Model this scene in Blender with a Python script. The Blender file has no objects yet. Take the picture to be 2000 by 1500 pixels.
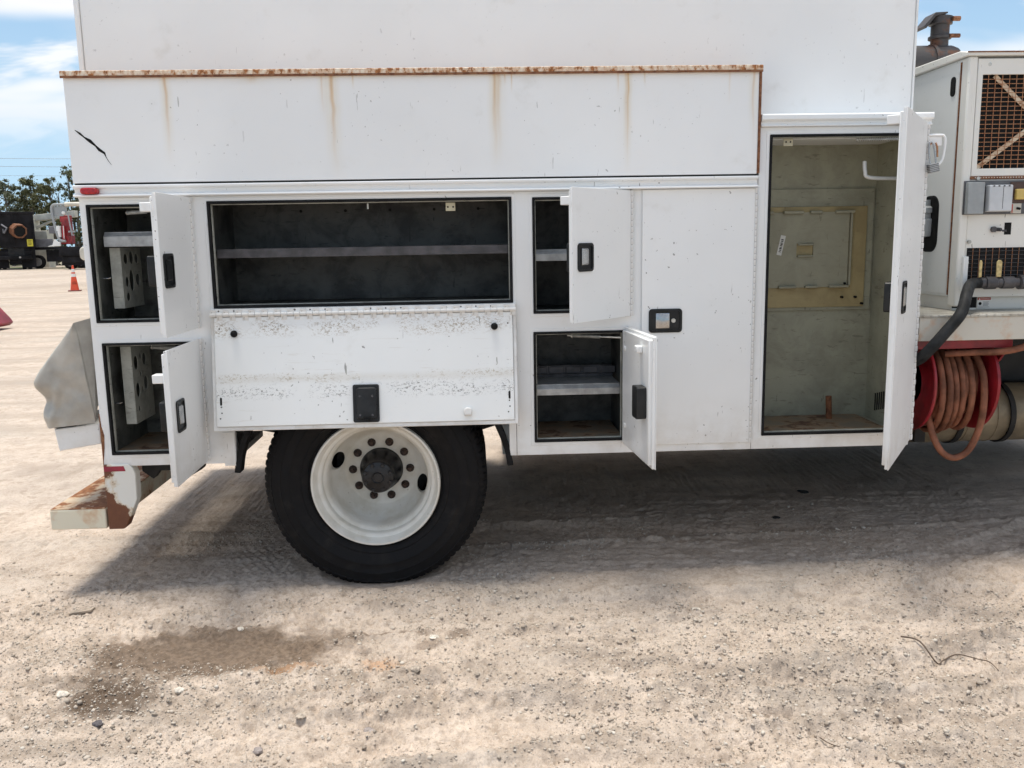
import bpy, bmesh, math, random
import numpy as np
from mathutils import Vector, Matrix, noise as mnoise
R = math.radians
rnd = random.Random(11)
scene = bpy.context.scene
col = scene.collection

# ------------------------------------------------------------------ camera
cam = bpy.data.cameras.new('camera'); cam_o = bpy.data.objects.new('camera', cam); col.objects.link(cam_o)
cam.sensor_fit = 'HORIZONTAL'; cam.sensor_width = 36.0; cam.lens = 30.6
cam.clip_start = 0.05; cam.clip_end = 6000
def cam_matrix(pitch, yaw, roll, loc):
    f = Vector((math.sin(yaw), math.cos(yaw), 0)); r = Vector((math.cos(yaw), -math.sin(yaw), 0)); u = Vector((0, 0, 1))
    f2 = f*math.cos(pitch) - u*math.sin(pitch); u2 = u*math.cos(pitch) + f*math.sin(pitch)
    r3 = r*math.cos(roll) + u2*math.sin(roll); u3 = u2*math.cos(roll) - r*math.sin(roll)
    m = Matrix((r3, u3, -f2)).transposed().to_4x4(); m.translation = loc
    return m
cam_o.matrix_world = cam_matrix(R(9.3035), R(2.3766), R(-0.9815), Vector((0, -4.0, 1.61)))
scene.camera = cam_o

# ------------------------------------------------------------------ node helper
class NT:
    def __init__(s, tree): s.t = tree; s.n = tree.nodes; s.l = tree.links
    def new(s, kind, **kw):
        n = s.n.new(kind)
        for k, v in kw.items(): setattr(n, k, v)
        return n
    def put(s, sock, v):
        if isinstance(v, bpy.types.NodeSocket): s.l.new(v, sock)
        elif isinstance(v, (tuple, list)):
            v = tuple(v)
            if sock.type == 'RGBA' and len(v) == 3: v = v + (1,)
            sock.default_value = v
        else:
            try: sock.default_value = v
            except TypeError: sock.default_value = (v, v, v, 1) if sock.type == 'RGBA' else (v, v, v)
    def m(s, op, a, b=0.0, c=None, clamp=False):
        n = s.new('ShaderNodeMath', operation=op, use_clamp=clamp)
        s.put(n.inputs[0], a); s.put(n.inputs[1], b)
        if c is not None: s.put(n.inputs[2], c)
        return n.outputs[0]
    def sub(s, a, b): return s.m('SUBTRACT', a, b)
    def add(s, a, b): return s.m('ADD', a, b)
    def mul(s, a, b): return s.m('MULTIPLY', a, b)
    def sstep(s, v, lo, hi):           # smoothstep from lo to hi (lo may exceed hi)
        n = s.new('ShaderNodeMapRange', interpolation_type='SMOOTHSTEP')
        if lo <= hi:
            s.put(n.inputs[0], v); n.inputs[1].default_value = lo; n.inputs[2].default_value = hi
            n.inputs[3].default_value = 0; n.inputs[4].default_value = 1
        else:
            s.put(n.inputs[0], v); n.inputs[1].default_value = hi; n.inputs[2].default_value = lo
            n.inputs[3].default_value = 1; n.inputs[4].default_value = 0
        return n.outputs[0]
    def mix(s, f, a, b, mode='MIX'):
        n = s.new('ShaderNodeMix', data_type='RGBA', blend_type=mode)
        s.put(n.inputs[0], f); s.put(n.inputs[6], a); s.put(n.inputs[7], b)
        return n.outputs[2]
    def obj(s): return s.new('ShaderNodeTexCoord').outputs['Object']
    def pos(s): return s.new('ShaderNodeNewGeometry').outputs['Position']
    def sep(s, v):
        n = s.new('ShaderNodeSeparateXYZ'); s.put(n.inputs[0], v); return n.outputs
    def comb(s, x, y, z):
        n = s.new('ShaderNodeCombineXYZ'); s.put(n.inputs[0], x); s.put(n.inputs[1], y); s.put(n.inputs[2], z); return n.outputs[0]
    def map(s, v, scale=(1, 1, 1), loc=(0, 0, 0), rot=(0, 0, 0)):
        n = s.new('ShaderNodeMapping'); s.put(n.inputs[0], v)
        n.inputs['Scale'].default_value = scale; n.inputs['Location'].default_value = loc; n.inputs['Rotation'].default_value = rot
        return n.outputs[0]
    def noise(s, v, scale, detail=4, rough=0.55, dist=0.0):
        n = s.new('ShaderNodeTexNoise'); s.put(n.inputs['Vector'], v)
        n.inputs['Scale'].default_value = scale; n.inputs['Detail'].default_value = detail
        n.inputs['Roughness'].default_value = rough; n.inputs['Distortion'].default_value = dist
        return n.outputs[0]
    def voro(s, v, scale, feat='F1'):
        n = s.new('ShaderNodeTexVoronoi', feature=feat); s.put(n.inputs['Vector'], v); n.inputs['Scale'].default_value = scale
        return n.outputs
    def bump(s, h, strength=0.3, dist=0.01, normal=None):
        n = s.new('ShaderNodeBump'); s.put(n.inputs['Height'], h)
        n.inputs['Strength'].default_value = strength; n.inputs['Distance'].default_value = dist
        if normal is not None: s.put(n.inputs['Normal'], normal)
        return n.outputs[0]

def material(name):
    m = bpy.data.materials.new(name); m.use_nodes = True
    t = NT(m.node_tree); b = m.node_tree.nodes['Principled BSDF']
    return m, t, b
def plain(name, c, rough=0.5, metal=0.0, var=0.12, scale=14, bump=0.0, spec=None):
    m, t, b = material(name)
    v = t.obj(); n = t.noise(v, scale, 5)
    c2 = tuple(x*(1-var*1.6) for x in c); c1 = tuple(min(1, x*(1+var)) for x in c)
    t.put(b.inputs['Base Color'], t.mix(t.sstep(n, 0.3, 0.7), c2, c1))
    t.put(b.inputs['Roughness'], t.add(t.mul(t.noise(v, scale*2.3, 3), 0.18), rough-0.09))
    b.inputs['Metallic'].default_value = metal
    if spec is not None: b.inputs['Specular IOR Level'].default_value = spec
    if bump: t.put(b.inputs['Normal'], t.bump(t.noise(v, scale*4, 4), bump, 0.004))
    return m

# ------------------------------------------------------------------ world, sun, exposure
SUN_EL, SUN_AZ = R(83), R(-55)          # sun high behind the truck, (azimuth from +Y towards +X)
sun_dir = Vector((math.sin(SUN_AZ)*math.cos(SUN_EL), math.cos(SUN_AZ)*math.cos(SUN_EL), math.sin(SUN_EL)))
world = bpy.data.worlds.new('World'); scene.world = world; world.use_nodes = True
wt = NT(world.node_tree); bg = world.node_tree.nodes['Background']
sky = wt.new('ShaderNodeTexSky', sky_type='NISHITA'); sky.sun_disc = False
sky.sun_elevation = SUN_EL; sky.sun_rotation = SUN_AZ; sky.air_density = 1.0; sky.dust_density = 1.6; sky.ozone_density = 1.5
gv = wt.new('ShaderNodeTexCoord').outputs['Generated']
sx, sy, sz = wt.sep(gv)
zz = wt.add(wt.m('MAXIMUM', sz, 0.0), 0.30)
cv = wt.comb(wt.m('DIVIDE', sx, zz), wt.m('DIVIDE', sy, zz), 0.0)
OX, OY = 9.3, 4.4
big = wt.noise(wt.map(cv, (1.3, 2.3, 1), (OX, OY, 0)), 0.85, 4, 0.55, 0.3)
wisp = wt.noise(wt.map(cv, (1.6, 4.2, 1), (OX+4.2, OY-1.5, 0), (0, 0, 0.25)), 1.5, 4, 0.6, 0.5)
cover = wt.m('MAXIMUM', wt.sstep(big, 0.44, 0.60), wt.mul(wt.sstep(wisp, 0.47, 0.70), 0.85))
cover = wt.mul(cover, wt.sstep(sz, 0.07, 0.16))
cloud = wt.mix(wt.sstep(big, 0.50, 0.68), (9.3, 9.3, 9.4), (8.1, 8.15, 8.6))
hazy = wt.mix(wt.sstep(sz, 0.42, 0.02), wt.mix(0.55, sky.outputs[0], (2.6, 4.9, 8.4)), (4.7, 6.8, 8.5))
wt.put(bg.inputs['Color'], wt.mix(cover, hazy, cloud)); bg.inputs['Strength'].default_value = 0.09
sl = bpy.data.lights.new('sun', 'SUN'); sun = bpy.data.objects.new('sun', sl); col.objects.link(sun)
sl.energy = 3.75; sl.angle = R(20); sl.color = (1.0, 0.94, 0.84)
sun.rotation_euler = sun_dir.to_track_quat('Z', 'Y').to_euler(); sun.location = (0, 0, 20)
vs = scene.view_settings
vs.view_transform = 'Standard'; vs.look = 'None'; vs.exposure = 0.36; vs.gamma = 1.0; vs.use_curve_mapping = False
scene.cycles.use_adaptive_sampling = True; scene.cycles.adaptive_threshold = 0.02; scene.cycles.adaptive_min_samples = 12
scene.cycles.max_bounces = 6; scene.cycles.diffuse_bounces = 4; scene.cycles.glossy_bounces = 2; scene.cycles.transmission_bounces = 1; scene.cycles.caustics_reflective = False; scene.cycles.caustics_refractive = False

# ------------------------------------------------------------------ mesh helpers
class MB:
    def __init__(s): s.v = []; s.f = []; s.mi = []
    def face(s, idx, m=0): s.f.append(tuple(idx)); s.mi.append(m)
    def box(s, x0, x1, y0, y1, z0, z1, m=0):
        b = len(s.v)
        s.v += [(x0,y0,z0),(x1,y0,z0),(x1,y1,z0),(x0,y1,z0),(x0,y0,z1),(x1,y0,z1),(x1,y1,z1),(x0,y1,z1)]
        for q in ((0,3,2,1),(4,5,6,7),(0,1,5,4),(1,2,6,5),(2,3,7,6),(3,0,4,7)): s.face([b+i for i in q], m)
        return s
    def prism(s, pts, axis, a, b, m=0):        # polygon pts swept along axis from a to b; pts in the other two axes (x,z)/(y,z)/(x,y)
        n = len(pts); o = len(s.v)
        for k in (a, b):
            for p, q in pts:
                s.v.append({'y': (p, k, q), 'x': (k, p, q), 'z': (p, q, k)}[axis])
        s.face(range(o, o+n), m); s.face(range(o+2*n-1, o+n-1, -1), m)
        for i in range(n):
            j = (i+1) % n; s.face((o+i, o+n+i, o+n+j, o+j), m)
        return s
    def tube(s, path, r, n=10, cap=True, m=0):
        path = [Vector(p) for p in path]; o = len(s.v); k = len(path)
        rr = r if isinstance(r, (list, tuple)) else [r]*k
        up = None
        for i, p in enumerate(path):
            t = (path[min(i+1, k-1)] - path[max(i-1, 0)]).normalized()
            if up is None:
                up = Vector((0,0,1)) if abs(t.z) < 0.9 else Vector((1,0,0))
            sd = t.cross(up)
            if sd.length < 1e-5: sd = t.orthogonal()
            sd.normalize(); up = sd.cross(t).normalized()
            for j in range(n):
                a = 2*math.pi*j/n
                s.v.append(tuple(p + (sd*math.cos(a) + up*math.sin(a))*rr[i]))
        for i in range(k-1):
            for j in range(n):
                j2 = (j+1) % n
                s.face((o+i*n+j, o+i*n+j2, o+(i+1)*n+j2, o+(i+1)*n+j), m)
        if cap:
            s.face(range(o+n-1, o-1, -1), m); s.face(range(o+(k-1)*n, o+k*n), m)
        return s
    def cyl(s, p0, p1, r, n=16, m=0): return s.tube([p0, p1], r, n, True, m)
    def lathe(s, prof, c, axis='y', n=48, closed=True, m=0):   # prof: (radius, along); about axis through c
        o = len(s.v); k = len(prof)
        for i in range(n):
            a = 2*math.pi*i/n; ca, sa = math.cos(a), math.sin(a)
            for r, t in prof:
                s.v.append({'y': (c[0]+r*ca, c[1]+t, c[2]+r*sa), 'z': (c[0]+r*ca, c[1]+r*sa, c[2]+t), 'x': (c[0]+t, c[1]+r*ca, c[2]+r*sa)}[axis])
        for i in range(n):
            i2 = (i+1) % n
            for j in range(k if closed else k-1):
                j2 = (j+1) % k
                s.face((o+i*k+j, o+i2*k+j, o+i2*k+j2, o+i*k+j2), m)
        return s
    def mesh(s, name, mats, smooth=None):
        me = bpy.data.meshes.new(name); me.from_pydata(s.v, [], s.f)
        for m in (mats if isinstance(mats, (list, tuple)) else [mats]): me.materials.append(m)
        me.polygons.foreach_set('material_index', s.mi)
        bm = bmesh.new(); bm.from_mesh(me); bmesh.ops.remove_doubles(bm, verts=bm.verts, dist=1e-5)
        bmesh.ops.recalc_face_normals(bm, faces=bm.faces); bm.to_mesh(me); bm.free()
        if smooth:
            me.polygons.foreach_set('use_smooth', [True]*len(me.polygons))
            me.set_sharp_from_angle(angle=R(smooth))
        me.update(); return me

def link(name, me, parent=None, loc=None, rot=None):
    o = bpy.data.objects.new(name, me); col.objects.link(o)
    if parent is not None: o.parent = parent
    if loc is not None: o.location = loc
    if rot is not None: o.rotation_euler = rot
    return o
def ob(name, mb, mats, parent=None, bev=0.0, smooth=None, loc=None, rot=None, seg=2):
    o = link(name, mb.mesh(name, mats, smooth), parent, loc, rot)
    if bev:
        b = o.modifiers.new('bevel', 'BEVEL'); b.width = bev; b.segments = seg; b.limit_method = 'ANGLE'; b.angle_limit = R(35)
        o.data.polygons.foreach_set('use_smooth', [True]*len(o.data.polygons))
        if not smooth: o.data.set_sharp_from_angle(angle=R(35))
        b.harden_normals = False
    return o
def tag(o, label=None, cat=None, group=None, kind=None):
    if label: o['label'] = label
    if cat: o['category'] = cat
    if group: o['group'] = group
    if kind: o['kind'] = kind
    return o
def empty(name, loc=(0,0,0), label=None, cat=None, group=None):
    o = bpy.data.objects.new(name, None); col.objects.link(o); o.location = loc; o.empty_display_size = 0.2
    return tag(o, label, cat, group)
def box(name, x0, x1, y0, y1, z0, z1, mat, parent=None, bev=0.002):
    return ob(name, MB().box(x0, x1, y0, y1, z0, z1), mat, parent, bev)
def cut(o, cutters):                    # boolean difference, baked into the mesh
    dg = bpy.context.evaluated_depsgraph_get
    tmp = []
    for me in cutters:
        c = bpy.data.objects.new('cutter', me); col.objects.link(c); c.parent = o.parent; tmp.append(c)
        md = o.modifiers.new('cut', 'BOOLEAN'); md.operation = 'DIFFERENCE'; md.object = c; md.solver = 'EXACT'
    bpy.context.view_layer.update()
    me = bpy.data.meshes.new_from_object(o.evaluated_get(dg()))
    o.modifiers.clear(); o.data = me
    for c in tmp: bpy.data.objects.remove(c)
    return o
def panel_holes(x0, x1, z0, z1, holes, y0, y1):
    xs = sorted({x0, x1, *[h[0] for h in holes], *[h[1] for h in holes]}); zs = sorted({z0, z1, *[h[2] for h in holes], *[h[3] for h in holes]})
    xs = [x for x in xs if x0 <= x <= x1]; zs = [z for z in zs if z0 <= z <= z1]
    solid = lambda i, j: 0 <= i < len(xs)-1 and 0 <= j < len(zs)-1 and not any(h[0] <= (xs[i]+xs[i+1])/2 <= h[1] and h[2] <= (zs[j]+zs[j+1])/2 <= h[3] for h in holes)
    mb = MB()
    def q(*p): b = len(mb.v); mb.v += p; mb.face(range(b, b+4))
    for i in range(len(xs)-1):
        for j in range(len(zs)-1):
            if not solid(i, j): continue
            a, b, c, d = xs[i], xs[i+1], zs[j], zs[j+1]
            q((a,y0,c),(b,y0,c),(b,y0,d),(a,y0,d)); q((a,y1,c),(a,y1,d),(b,y1,d),(b,y1,c))
            if not solid(i-1, j): q((a,y0,c),(a,y0,d),(a,y1,d),(a,y1,c))
            if not solid(i+1, j): q((b,y0,c),(b,y1,c),(b,y1,d),(b,y0,d))
            if not solid(i, j-1): q((a,y0,c),(a,y1,c),(b,y1,c),(b,y0,c))
            if not solid(i, j+1): q((a,y0,d),(b,y0,d),(b,y1,d),(a,y1,d))
    return mb
def text_mesh(txt, size, mat, depth=0.0):
    cu = bpy.data.curves.new('lettering', 'FONT'); cu.body = txt; cu.size = size; cu.align_x = 'CENTER'; cu.align_y = 'CENTER'
    cu.extrude = depth
    o = bpy.data.objects.new('lettering', cu); col.objects.link(o); bpy.context.view_layer.update()
    me = bpy.data.meshes.new_from_object(o.evaluated_get(bpy.context.evaluated_depsgraph_get()))
    bpy.data.objects.remove(o); me.materials.clear(); me.materials.append(mat); return me
def fillet(pts, n=5, f=0.3):            # smooth a path with Catmull-Rom
    P = [Vector(p) for p in pts]; out = []
    for i in range(len(P)-1):
        p0, p1, p2, p3 = P[max(i-1,0)], P[i], P[i+1], P[min(i+2, len(P)-1)]
        for k in range(n):
            t = k/n
            out.append(0.5*((2*p1) + (p2-p0)*t + (2*p0-5*p1+4*p2-p3)*t*t + (3*p1-p0-3*p2+p3)*t**3))
    out.append(P[-1]); return out
def rrect(cx, cz, w, h, r, n=5):
    pts = []
    for qx, qz, a0 in ((1,1,0),(-1,1,90),(-1,-1,180),(1,-1,270)):
        for k in range(n+1):
            a = R(a0+90*k/n); pts.append((cx+qx*(w/2-r)+r*math.cos(a), cz+qz*(h/2-r)+r*math.sin(a)))
    return pts

# ------------------------------------------------------------------ materials
def paint_white(name, c=(0.85, 0.86, 0.855), streaks=(), scuff=0.5, dusty=True, inner=False, rough=0.34):
    m, t, b = material(name)
    v = t.obj(); x, y, z = t.sep(v)
    base = t.mix(t.sstep(t.noise(v, 1.3, 3), 0.25, 0.75), tuple(k*0.93 for k in c), c)
    blot = t.sstep(t.noise(v, 5.5, 4, 0.65), 0.58, 0.80)
    base = t.mix(t.mul(blot, 0.24), base, (0.50, 0.47, 0.40))
    # chips and short scratches
    mk = t.sstep(t.noise(v, 2.9, 2), 0.44, 0.60)
    sp = t.mul(t.sstep(t.noise(v, 55, 2, 0.5), 0.70, 0.73), mk)
    sc = t.sstep(t.noise(t.map(v, (60, 60, 8), (0, 0, 0), (0, 0.6, 0)), 1.0, 2, 0.5), 0.715, 0.74)
    sc = t.mul(sc, mk)
    marks = t.m('MAXIMUM', sp, sc)
    base = t.mix(t.mul(marks, scuff), base, (0.14, 0.125, 0.11))
    if dusty:
        d = t.mul(t.sstep(z, 0.95, 0.55), t.sstep(t.noise(v, 7, 4, 0.6), 0.30, 0.75))
        base = t.mix(t.mul(d, 0.5), base, (0.46, 0.40, 0.32))
    if inner:
        for zc, hw, dens, cc in ((-0.055, 0.060, 0.505, (0.30, 0.225, 0.14)), (-0.285, 0.028, 0.515, (0.36, 0.30, 0.20)), (-0.345, 0.050, 0.535, (0.08, 0.075, 0.07))):
            band = t.sstep(t.m('ABSOLUTE', t.sub(t.add(z, t.mul(t.sub(t.noise(v, 4, 2), 0.5), 0.05)), zc)), hw, hw*0.2)
            fl = t.noise(t.map(v, (38, 38, 62), (zc*40, 0, 0), (0, 0.5, 0)), 2.0, 4, 0.68, 0.8)
            k = t.mul(t.sstep(fl, dens, dens+0.06), t.mul(band, t.sstep(t.noise(t.map(v, (1, 1, 1.6), (zc*9, 0, 0)), 4.2, 4, 0.65), 0.42, 0.60)))
            base = t.mix(t.mul(k, 0.75), base, cc)
        sm = t.sstep(t.noise(t.map(v, (3, 1, 34), (5, 0, 0), (0, 0.06, 0)), 1.6, 4, 0.65, 0.4), 0.58, 0.72)
        sm = t.mul(sm, t.sstep(t.noise(v, 3.1, 3), 0.46, 0.62))
        base = t.mix(t.mul(sm, 0.30), base, (0.42, 0.36, 0.27))
        wash = t.mul(t.sstep(t.m('ABSOLUTE', t.sub(z, -0.288)), 0.03, 0.0), t.noise(v, 5, 4))
        base = t.mix(t.mul(wash, 0.4), base, (0.52, 0.46, 0.35))
    if streaks:
        wn = t.sub(t.noise(t.map(v, (1.3, 1, 4.5)), 1.0, 2), 0.5); gr = t.add(0.45, t.mul(t.noise(t.map(v, (150, 1, 3)), 1.0, 3), 0.8))
    for x0, wd, ln, top, st in streaks:
        wob = t.add(x, t.mul(wn, wd*0.9))
        g = t.sstep(t.m('ABSOLUTE', t.sub(wob, x0)), wd, 0.0)
        core = t.sstep(t.m('ABSOLUTE', t.sub(wob, x0)), wd*0.28, 0.0)
        f = t.m('POWER', t.sstep(z, top-ln*1.08, top), 0.6)
        base = t.mix(t.mul(t.mul(t.mul(g, f), gr), st*0.42), base, (0.66, 0.53, 0.30))
        base = t.mix(t.mul(t.mul(t.mul(core, t.m('POWER', f, 2.2)), gr), st*0.72), base, (0.57, 0.31, 0.08))
    t.put(b.inputs['Base Color'], base)
    t.put(b.inputs['Roughness'], t.add(rough-0.08, t.mul(t.noise(v, 9, 2), 0.2)))
    t.put(b.inputs['Normal'], t.bump(t.noise(v, 1.7, 1), 0.25, 0.03))
    return m
W = paint_white('white_paint', scuff=0.8)
WC = paint_white('white_paint_box', scuff=0.25, dusty=False, rough=0.4)
WS = paint_white('white_paint_rust_streaks', dusty=False, scuff=0.5, streaks=[
    (-1.315, 0.036, 0.36, 2.335, 0.9), (-0.596, 0.050, 0.43, 2.335, 1.0), (-0.640, 0.030, 0.20, 2.335, 0.45), (-0.505, 0.010, 0.06, 2.335, 0.7),
    (0.112, 0.042, 0.40, 2.335, 0.85), (0.130, 0.055, 0.38, 2.335, 0.45), (0.186, 0.008, 0.08, 2.335, 0.9), (0.157, 0.012, 0.05, 2.335, 0.6),
    (0.700, 0.024, 0.42, 2.335, 1.0), (0.690, 0.05, 0.36, 2.335, 0.35), (0.775, 0.010, 0.06, 2.335, 0.6), (0.655, 0.014, 0.10, 2.335, 0.5),
    (1.155, 0.012, 0.14, 2.335, 0.35), (1.262, 0.03, 0.34, 2.335, 0.6), (-0.95, 0.12, 0.04, 2.335, 0.5)])
WD = paint_white('white_paint_scuffed_inner_door', c=(0.87, 0.885, 0.875), inner=True, dusty=False, rough=0.38, scuff=0.7)

def rusty(name, base_c, amount=0.5, scale=30, c1=(0.20, 0.065, 0.018), c2=(0.33, 0.14, 0.05), stretch=(1, 1, 1), rough=0.7, hal=0.55):
    m, t, b = material(name)
    v = t.map(t.obj(), stretch); n = t.noise(v, scale, 5, 0.62); n2 = t.noise(v, scale*2.7, 4)
    lo = 0.66 - 0.3*amount
    f = t.sstep(n, lo, lo+0.09)
    halo = t.sstep(n, lo-0.14, lo+0.02)
    rc = t.mix(t.sstep(n2, 0.35, 0.65), c1, c2)
    cc = t.mix(t.mul(halo, hal), base_c, (0.52, 0.25, 0.09))
    t.put(b.inputs['Base Color'], t.mix(f, cc, rc))
    t.put(b.inputs['Roughness'], t.add(t.mul(f, 0.25), rough-0.15)); t.put(b.inputs['Normal'], t.bump(t.add(t.mul(f, 0.6), t.mul(n2, 0.5)), 0.35, 0.004))
    return m
RUST_RAIL = rusty('white_paint_flaking_to_rust', (0.76, 0.66, 0.53), 0.50, 30, c1=(0.22, 0.075, 0.02), c2=(0.42, 0.17, 0.055), stretch=(1.5, 1.0, 1.0))
RUST = rusty('heavy_rust', (0.20, 0.085, 0.035), 0.9, 18, c1=(0.12, 0.042, 0.018), c2=(0.24, 0.10, 0.045), hal=0.1)
RUST_STEP = rusty('cream_paint_over_rust', (0.72, 0.66, 0.50), 0.55, 9, stretch=(1.0, 1.0, 1.6))
RUST_STEP_FACE = rusty('cream_paint_rust_edges', (0.72, 0.67, 0.53), 0.10, 7)
RUST_STEP_TOP = rusty('step_top_rust', (0.66, 0.58, 0.42), 0.78, 11, stretch=(1.0, 0.8, 1))
RUST_WIRE = rusty('rusty_wire', (0.46, 0.24, 0.13), 0.6, 60, c1=(0.24, 0.08, 0.03), c2=(0.46, 0.18, 0.075), hal=0.3)
RUST_FLOOR = rusty('rusty_floor', (0.22, 0.18, 0.13), 0.5, 8, c1=(0.10, 0.05, 0.03), c2=(0.20, 0.115, 0.065), hal=0.25)
RUST_BRACE = rusty('cream_rust_brace', (0.74, 0.64, 0.48), 0.35, 40, hal=0.4)
SMOKED = rusty('sooty_exhaust_steel', (0.050, 0.045, 0.045), 0.50, 9, c1=(0.13, 0.055, 0.03), c2=(0.07, 0.045, 0.038), hal=0.0)
def bracket_paint():
    m, t, b = material('white_bracket_paint_peeled_to_rust')
    v = t.obj(); x, y, z = t.sep(v)
    w = t.mul(t.sub(t.noise(v, 13, 6, 0.65), 0.5), 0.22)
    edge = t.sub(t.add(x, w), t.add(-1.735, t.mul(t.sstep(z, 0.52, 0.36), 0.085)))
    f = t.sstep(edge, 0.028, 0.018)
    halo = t.mul(t.sstep(edge, 0.05, 0.02), 0.6)
    top = t.sstep(t.add(z, t.mul(w, 0.25)), 0.595, 0.605)
    n = t.noise(v, 40, 4)
    cc = t.mix(halo, (0.74, 0.73, 0.68), (0.55, 0.38, 0.18))
    t.put(b.inputs['Base Color'], t.mix(f, cc, t.mix(n, (0.10, 0.032, 0.014), (0.19, 0.07, 0.03))))
    b.inputs['Roughness'].default_value = 0.6; t.put(b.inputs['Normal'], t.bump(t.add(f, t.mul(n, 0.3)), 0.3, 0.004)); return m
BRACKET = bracket_paint()

def liner(name, c, dark, scr=0.5, scale=9, dk=0.5):
    m, t, b = material(name)
    v = t.obj()
    n = t.noise(v, scale, 7, 0.68, 0.4); n2 = t.noise(t.map(v, (9, 9, 40), (0, 0, 0), (0, 0.4, 0)), 1.7, 5, 0.6, 0.5)
    base = t.mix(t.sstep(n, 0.38, 0.68), c, t.mix(dk, c, dark))
    base = t.mix(t.mul(t.sstep(n2, 0.60, 0.68), scr), base, dark)
    n3 = t.noise(t.map(v, (50, 50, 9), (2, 0, 0), (0, -0.5, 0)), 1.0, 4, 0.55, 0.5)
    base = t.mix(t.mul(t.sstep(n3, 0.68, 0.72), scr), base, tuple(k*0.5 for k in dark))
    t.put(b.inputs['Base Color'], base); b.inputs['Roughness'].default_value = 0.55
    t.put(b.inputs['Normal'], t.bump(n, 0.12, 0.004)); return m
LINER_DARK = liner('dark_scuffed_liner', (0.080, 0.083, 0.078), (0.010, 0.011, 0.012), 0.85, 7, 0.95)
LINER_GREY = liner('grey_compartment_liner', (0.375, 0.37, 0.28), (0.11, 0.105, 0.08), 0.45, 6, 0.35)
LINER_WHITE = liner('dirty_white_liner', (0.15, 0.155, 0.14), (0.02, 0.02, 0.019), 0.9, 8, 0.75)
LINER_TOOL = liner('tool_bin_plate', (0.43, 0.435, 0.385), (0.14, 0.14, 0.12), 0.6, 12)
BEIGE = liner('tan_board', (0.43, 0.345, 0.175), (0.22, 0.165, 0.08), 0.3, 4, 0.5)
BEIGE2 = liner('olive_grey_hatch', (0.36, 0.345, 0.255), (0.18, 0.17, 0.12), 0.35, 5, 0.35)
RUBBER = plain('black_rubber', (0.010, 0.010, 0.011), 0.6, var=0.3, spec=0.18)
BLACK = plain('black_plastic', (0.016, 0.017, 0.018), 0.45, var=0.25, scale=20, spec=0.3)
DARK = plain('dark_chassis_steel', (0.012, 0.012, 0.012), 0.7, var=0.4, scale=6)
DARKGAP = plain('dark_gap', (0.02, 0.02, 0.02), 0.8)
GALV = plain('galvanised_steel', (0.38, 0.385, 0.38), 0.42, 0.35, var=0.16, scale=22)
STEEL_DK = plain('dark_steel_angle', (0.080, 0.076, 0.080), 0.5, 0.35, var=0.25, scale=16)
CHROME = plain('brushed_chrome', (0.40, 0.40, 0.40), 0.22, 0.9, var=0.08, scale=30)
ZINC = plain('zinc_spring', (0.50, 0.49, 0.45), 0.4, 0.5, var=0.15, scale=40)
ALU = plain('dented_aluminium', (0.42, 0.395, 0.35), 0.5, 0.25, var=0.16, scale=5, bump=0.04)
RIM = None
def rim_paint():
    m, t, b = material('white_rim_paint'); v = t.obj(); n = t.noise(v, 9, 6, 0.6)
    base = t.mix(t.sstep(n, 0.35, 0.75), (0.76, 0.74, 0.68), (0.62, 0.58, 0.49))
    sp = t.sstep(t.noise(v, 70, 3), 0.70, 0.73)
    base = t.mix(t.mul(sp, 0.5), base, (0.25, 0.16, 0.09))
    t.put(b.inputs['Base Color'], base); b.inputs['Roughness'].default_value = 0.45; return m
RIM = rim_paint()
def tyre_rubber():
    m, t, b = material('dusty_tyre_rubber'); v = t.obj(); n = t.noise(v, 12, 6, 0.65); n2 = t.noise(v, 2.4, 3)
    f = t.mul(t.sstep(n, 0.45, 0.85), t.sstep(n2, 0.3, 0.7))
    t.put(b.inputs['Base Color'], t.mix(t.mul(f, 0.5), (0.0115, 0.0110, 0.0115), (0.085, 0.073, 0.061)))
    t.put(b.inputs['Roughness'], t.add(0.52, t.mul(n, 0.25))); b.inputs['Specular IOR Level'].default_value = 0.12
    t.put(b.inputs['Normal'], t.bump(t.noise(v, 60, 3), 0.12, 0.003)); return m
TYRE = tyre_rubber()
HUB = plain('greasy_black_hub', (0.012, 0.0125, 0.015), 0.35, 0.15, var=0.5, scale=40, bump=0.25)
NUT = plain('rusty_nut', (0.05, 0.030, 0.023), 0.6, 0.4, var=0.3, scale=50)
REDLENS = plain('red_lens', (0.42, 0.012, 0.016), 0.16, var=0.2, scale=60)
REDTAPE = plain('red_reflective_tape', (0.30, 0.02, 0.045), 0.4, var=0.15)
RED = plain('red_reel_enamel', (0.24, 0.010, 0.017), 0.4, var=0.25, scale=9)
HOSE = plain('dusty_red_rubber_hose', (0.235, 0.095, 0.055), 0.65, var=0.32, scale=11, spec=0.25)
HOSE_BLK = plain('black_rubber_hose', (0.020, 0.021, 0.022), 0.65, var=0.35, scale=20, spec=0.2)
CWHITE = paint_white('compressor_white_paint', c=(0.78, 0.765, 0.71), scuff=0.9, dusty=False, rough=0.42)
CGREY = paint_white('compressor_side_paint', c=(0.80, 0.81, 0.79), scuff=0.3, dusty=False, rough=0.45)
CREAM = rusty('cream_deck_channel', (0.56, 0.53, 0.46), 0.02, 9, hal=0.5)
GREYBOX = plain('grey_electrical_box', (0.33, 0.35, 0.355), 0.45, var=0.08)
COVER = plain('pale_grey_socket_cover', (0.56, 0.58, 0.60), 0.35, var=0.05)
PANEL_DK = plain('dark_grey_panel', (0.10, 0.10, 0.105), 0.5, var=0.15)
PANEL_BR = plain('brown_panel', (0.075, 0.042, 0.032), 0.55, var=0.25)
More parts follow.
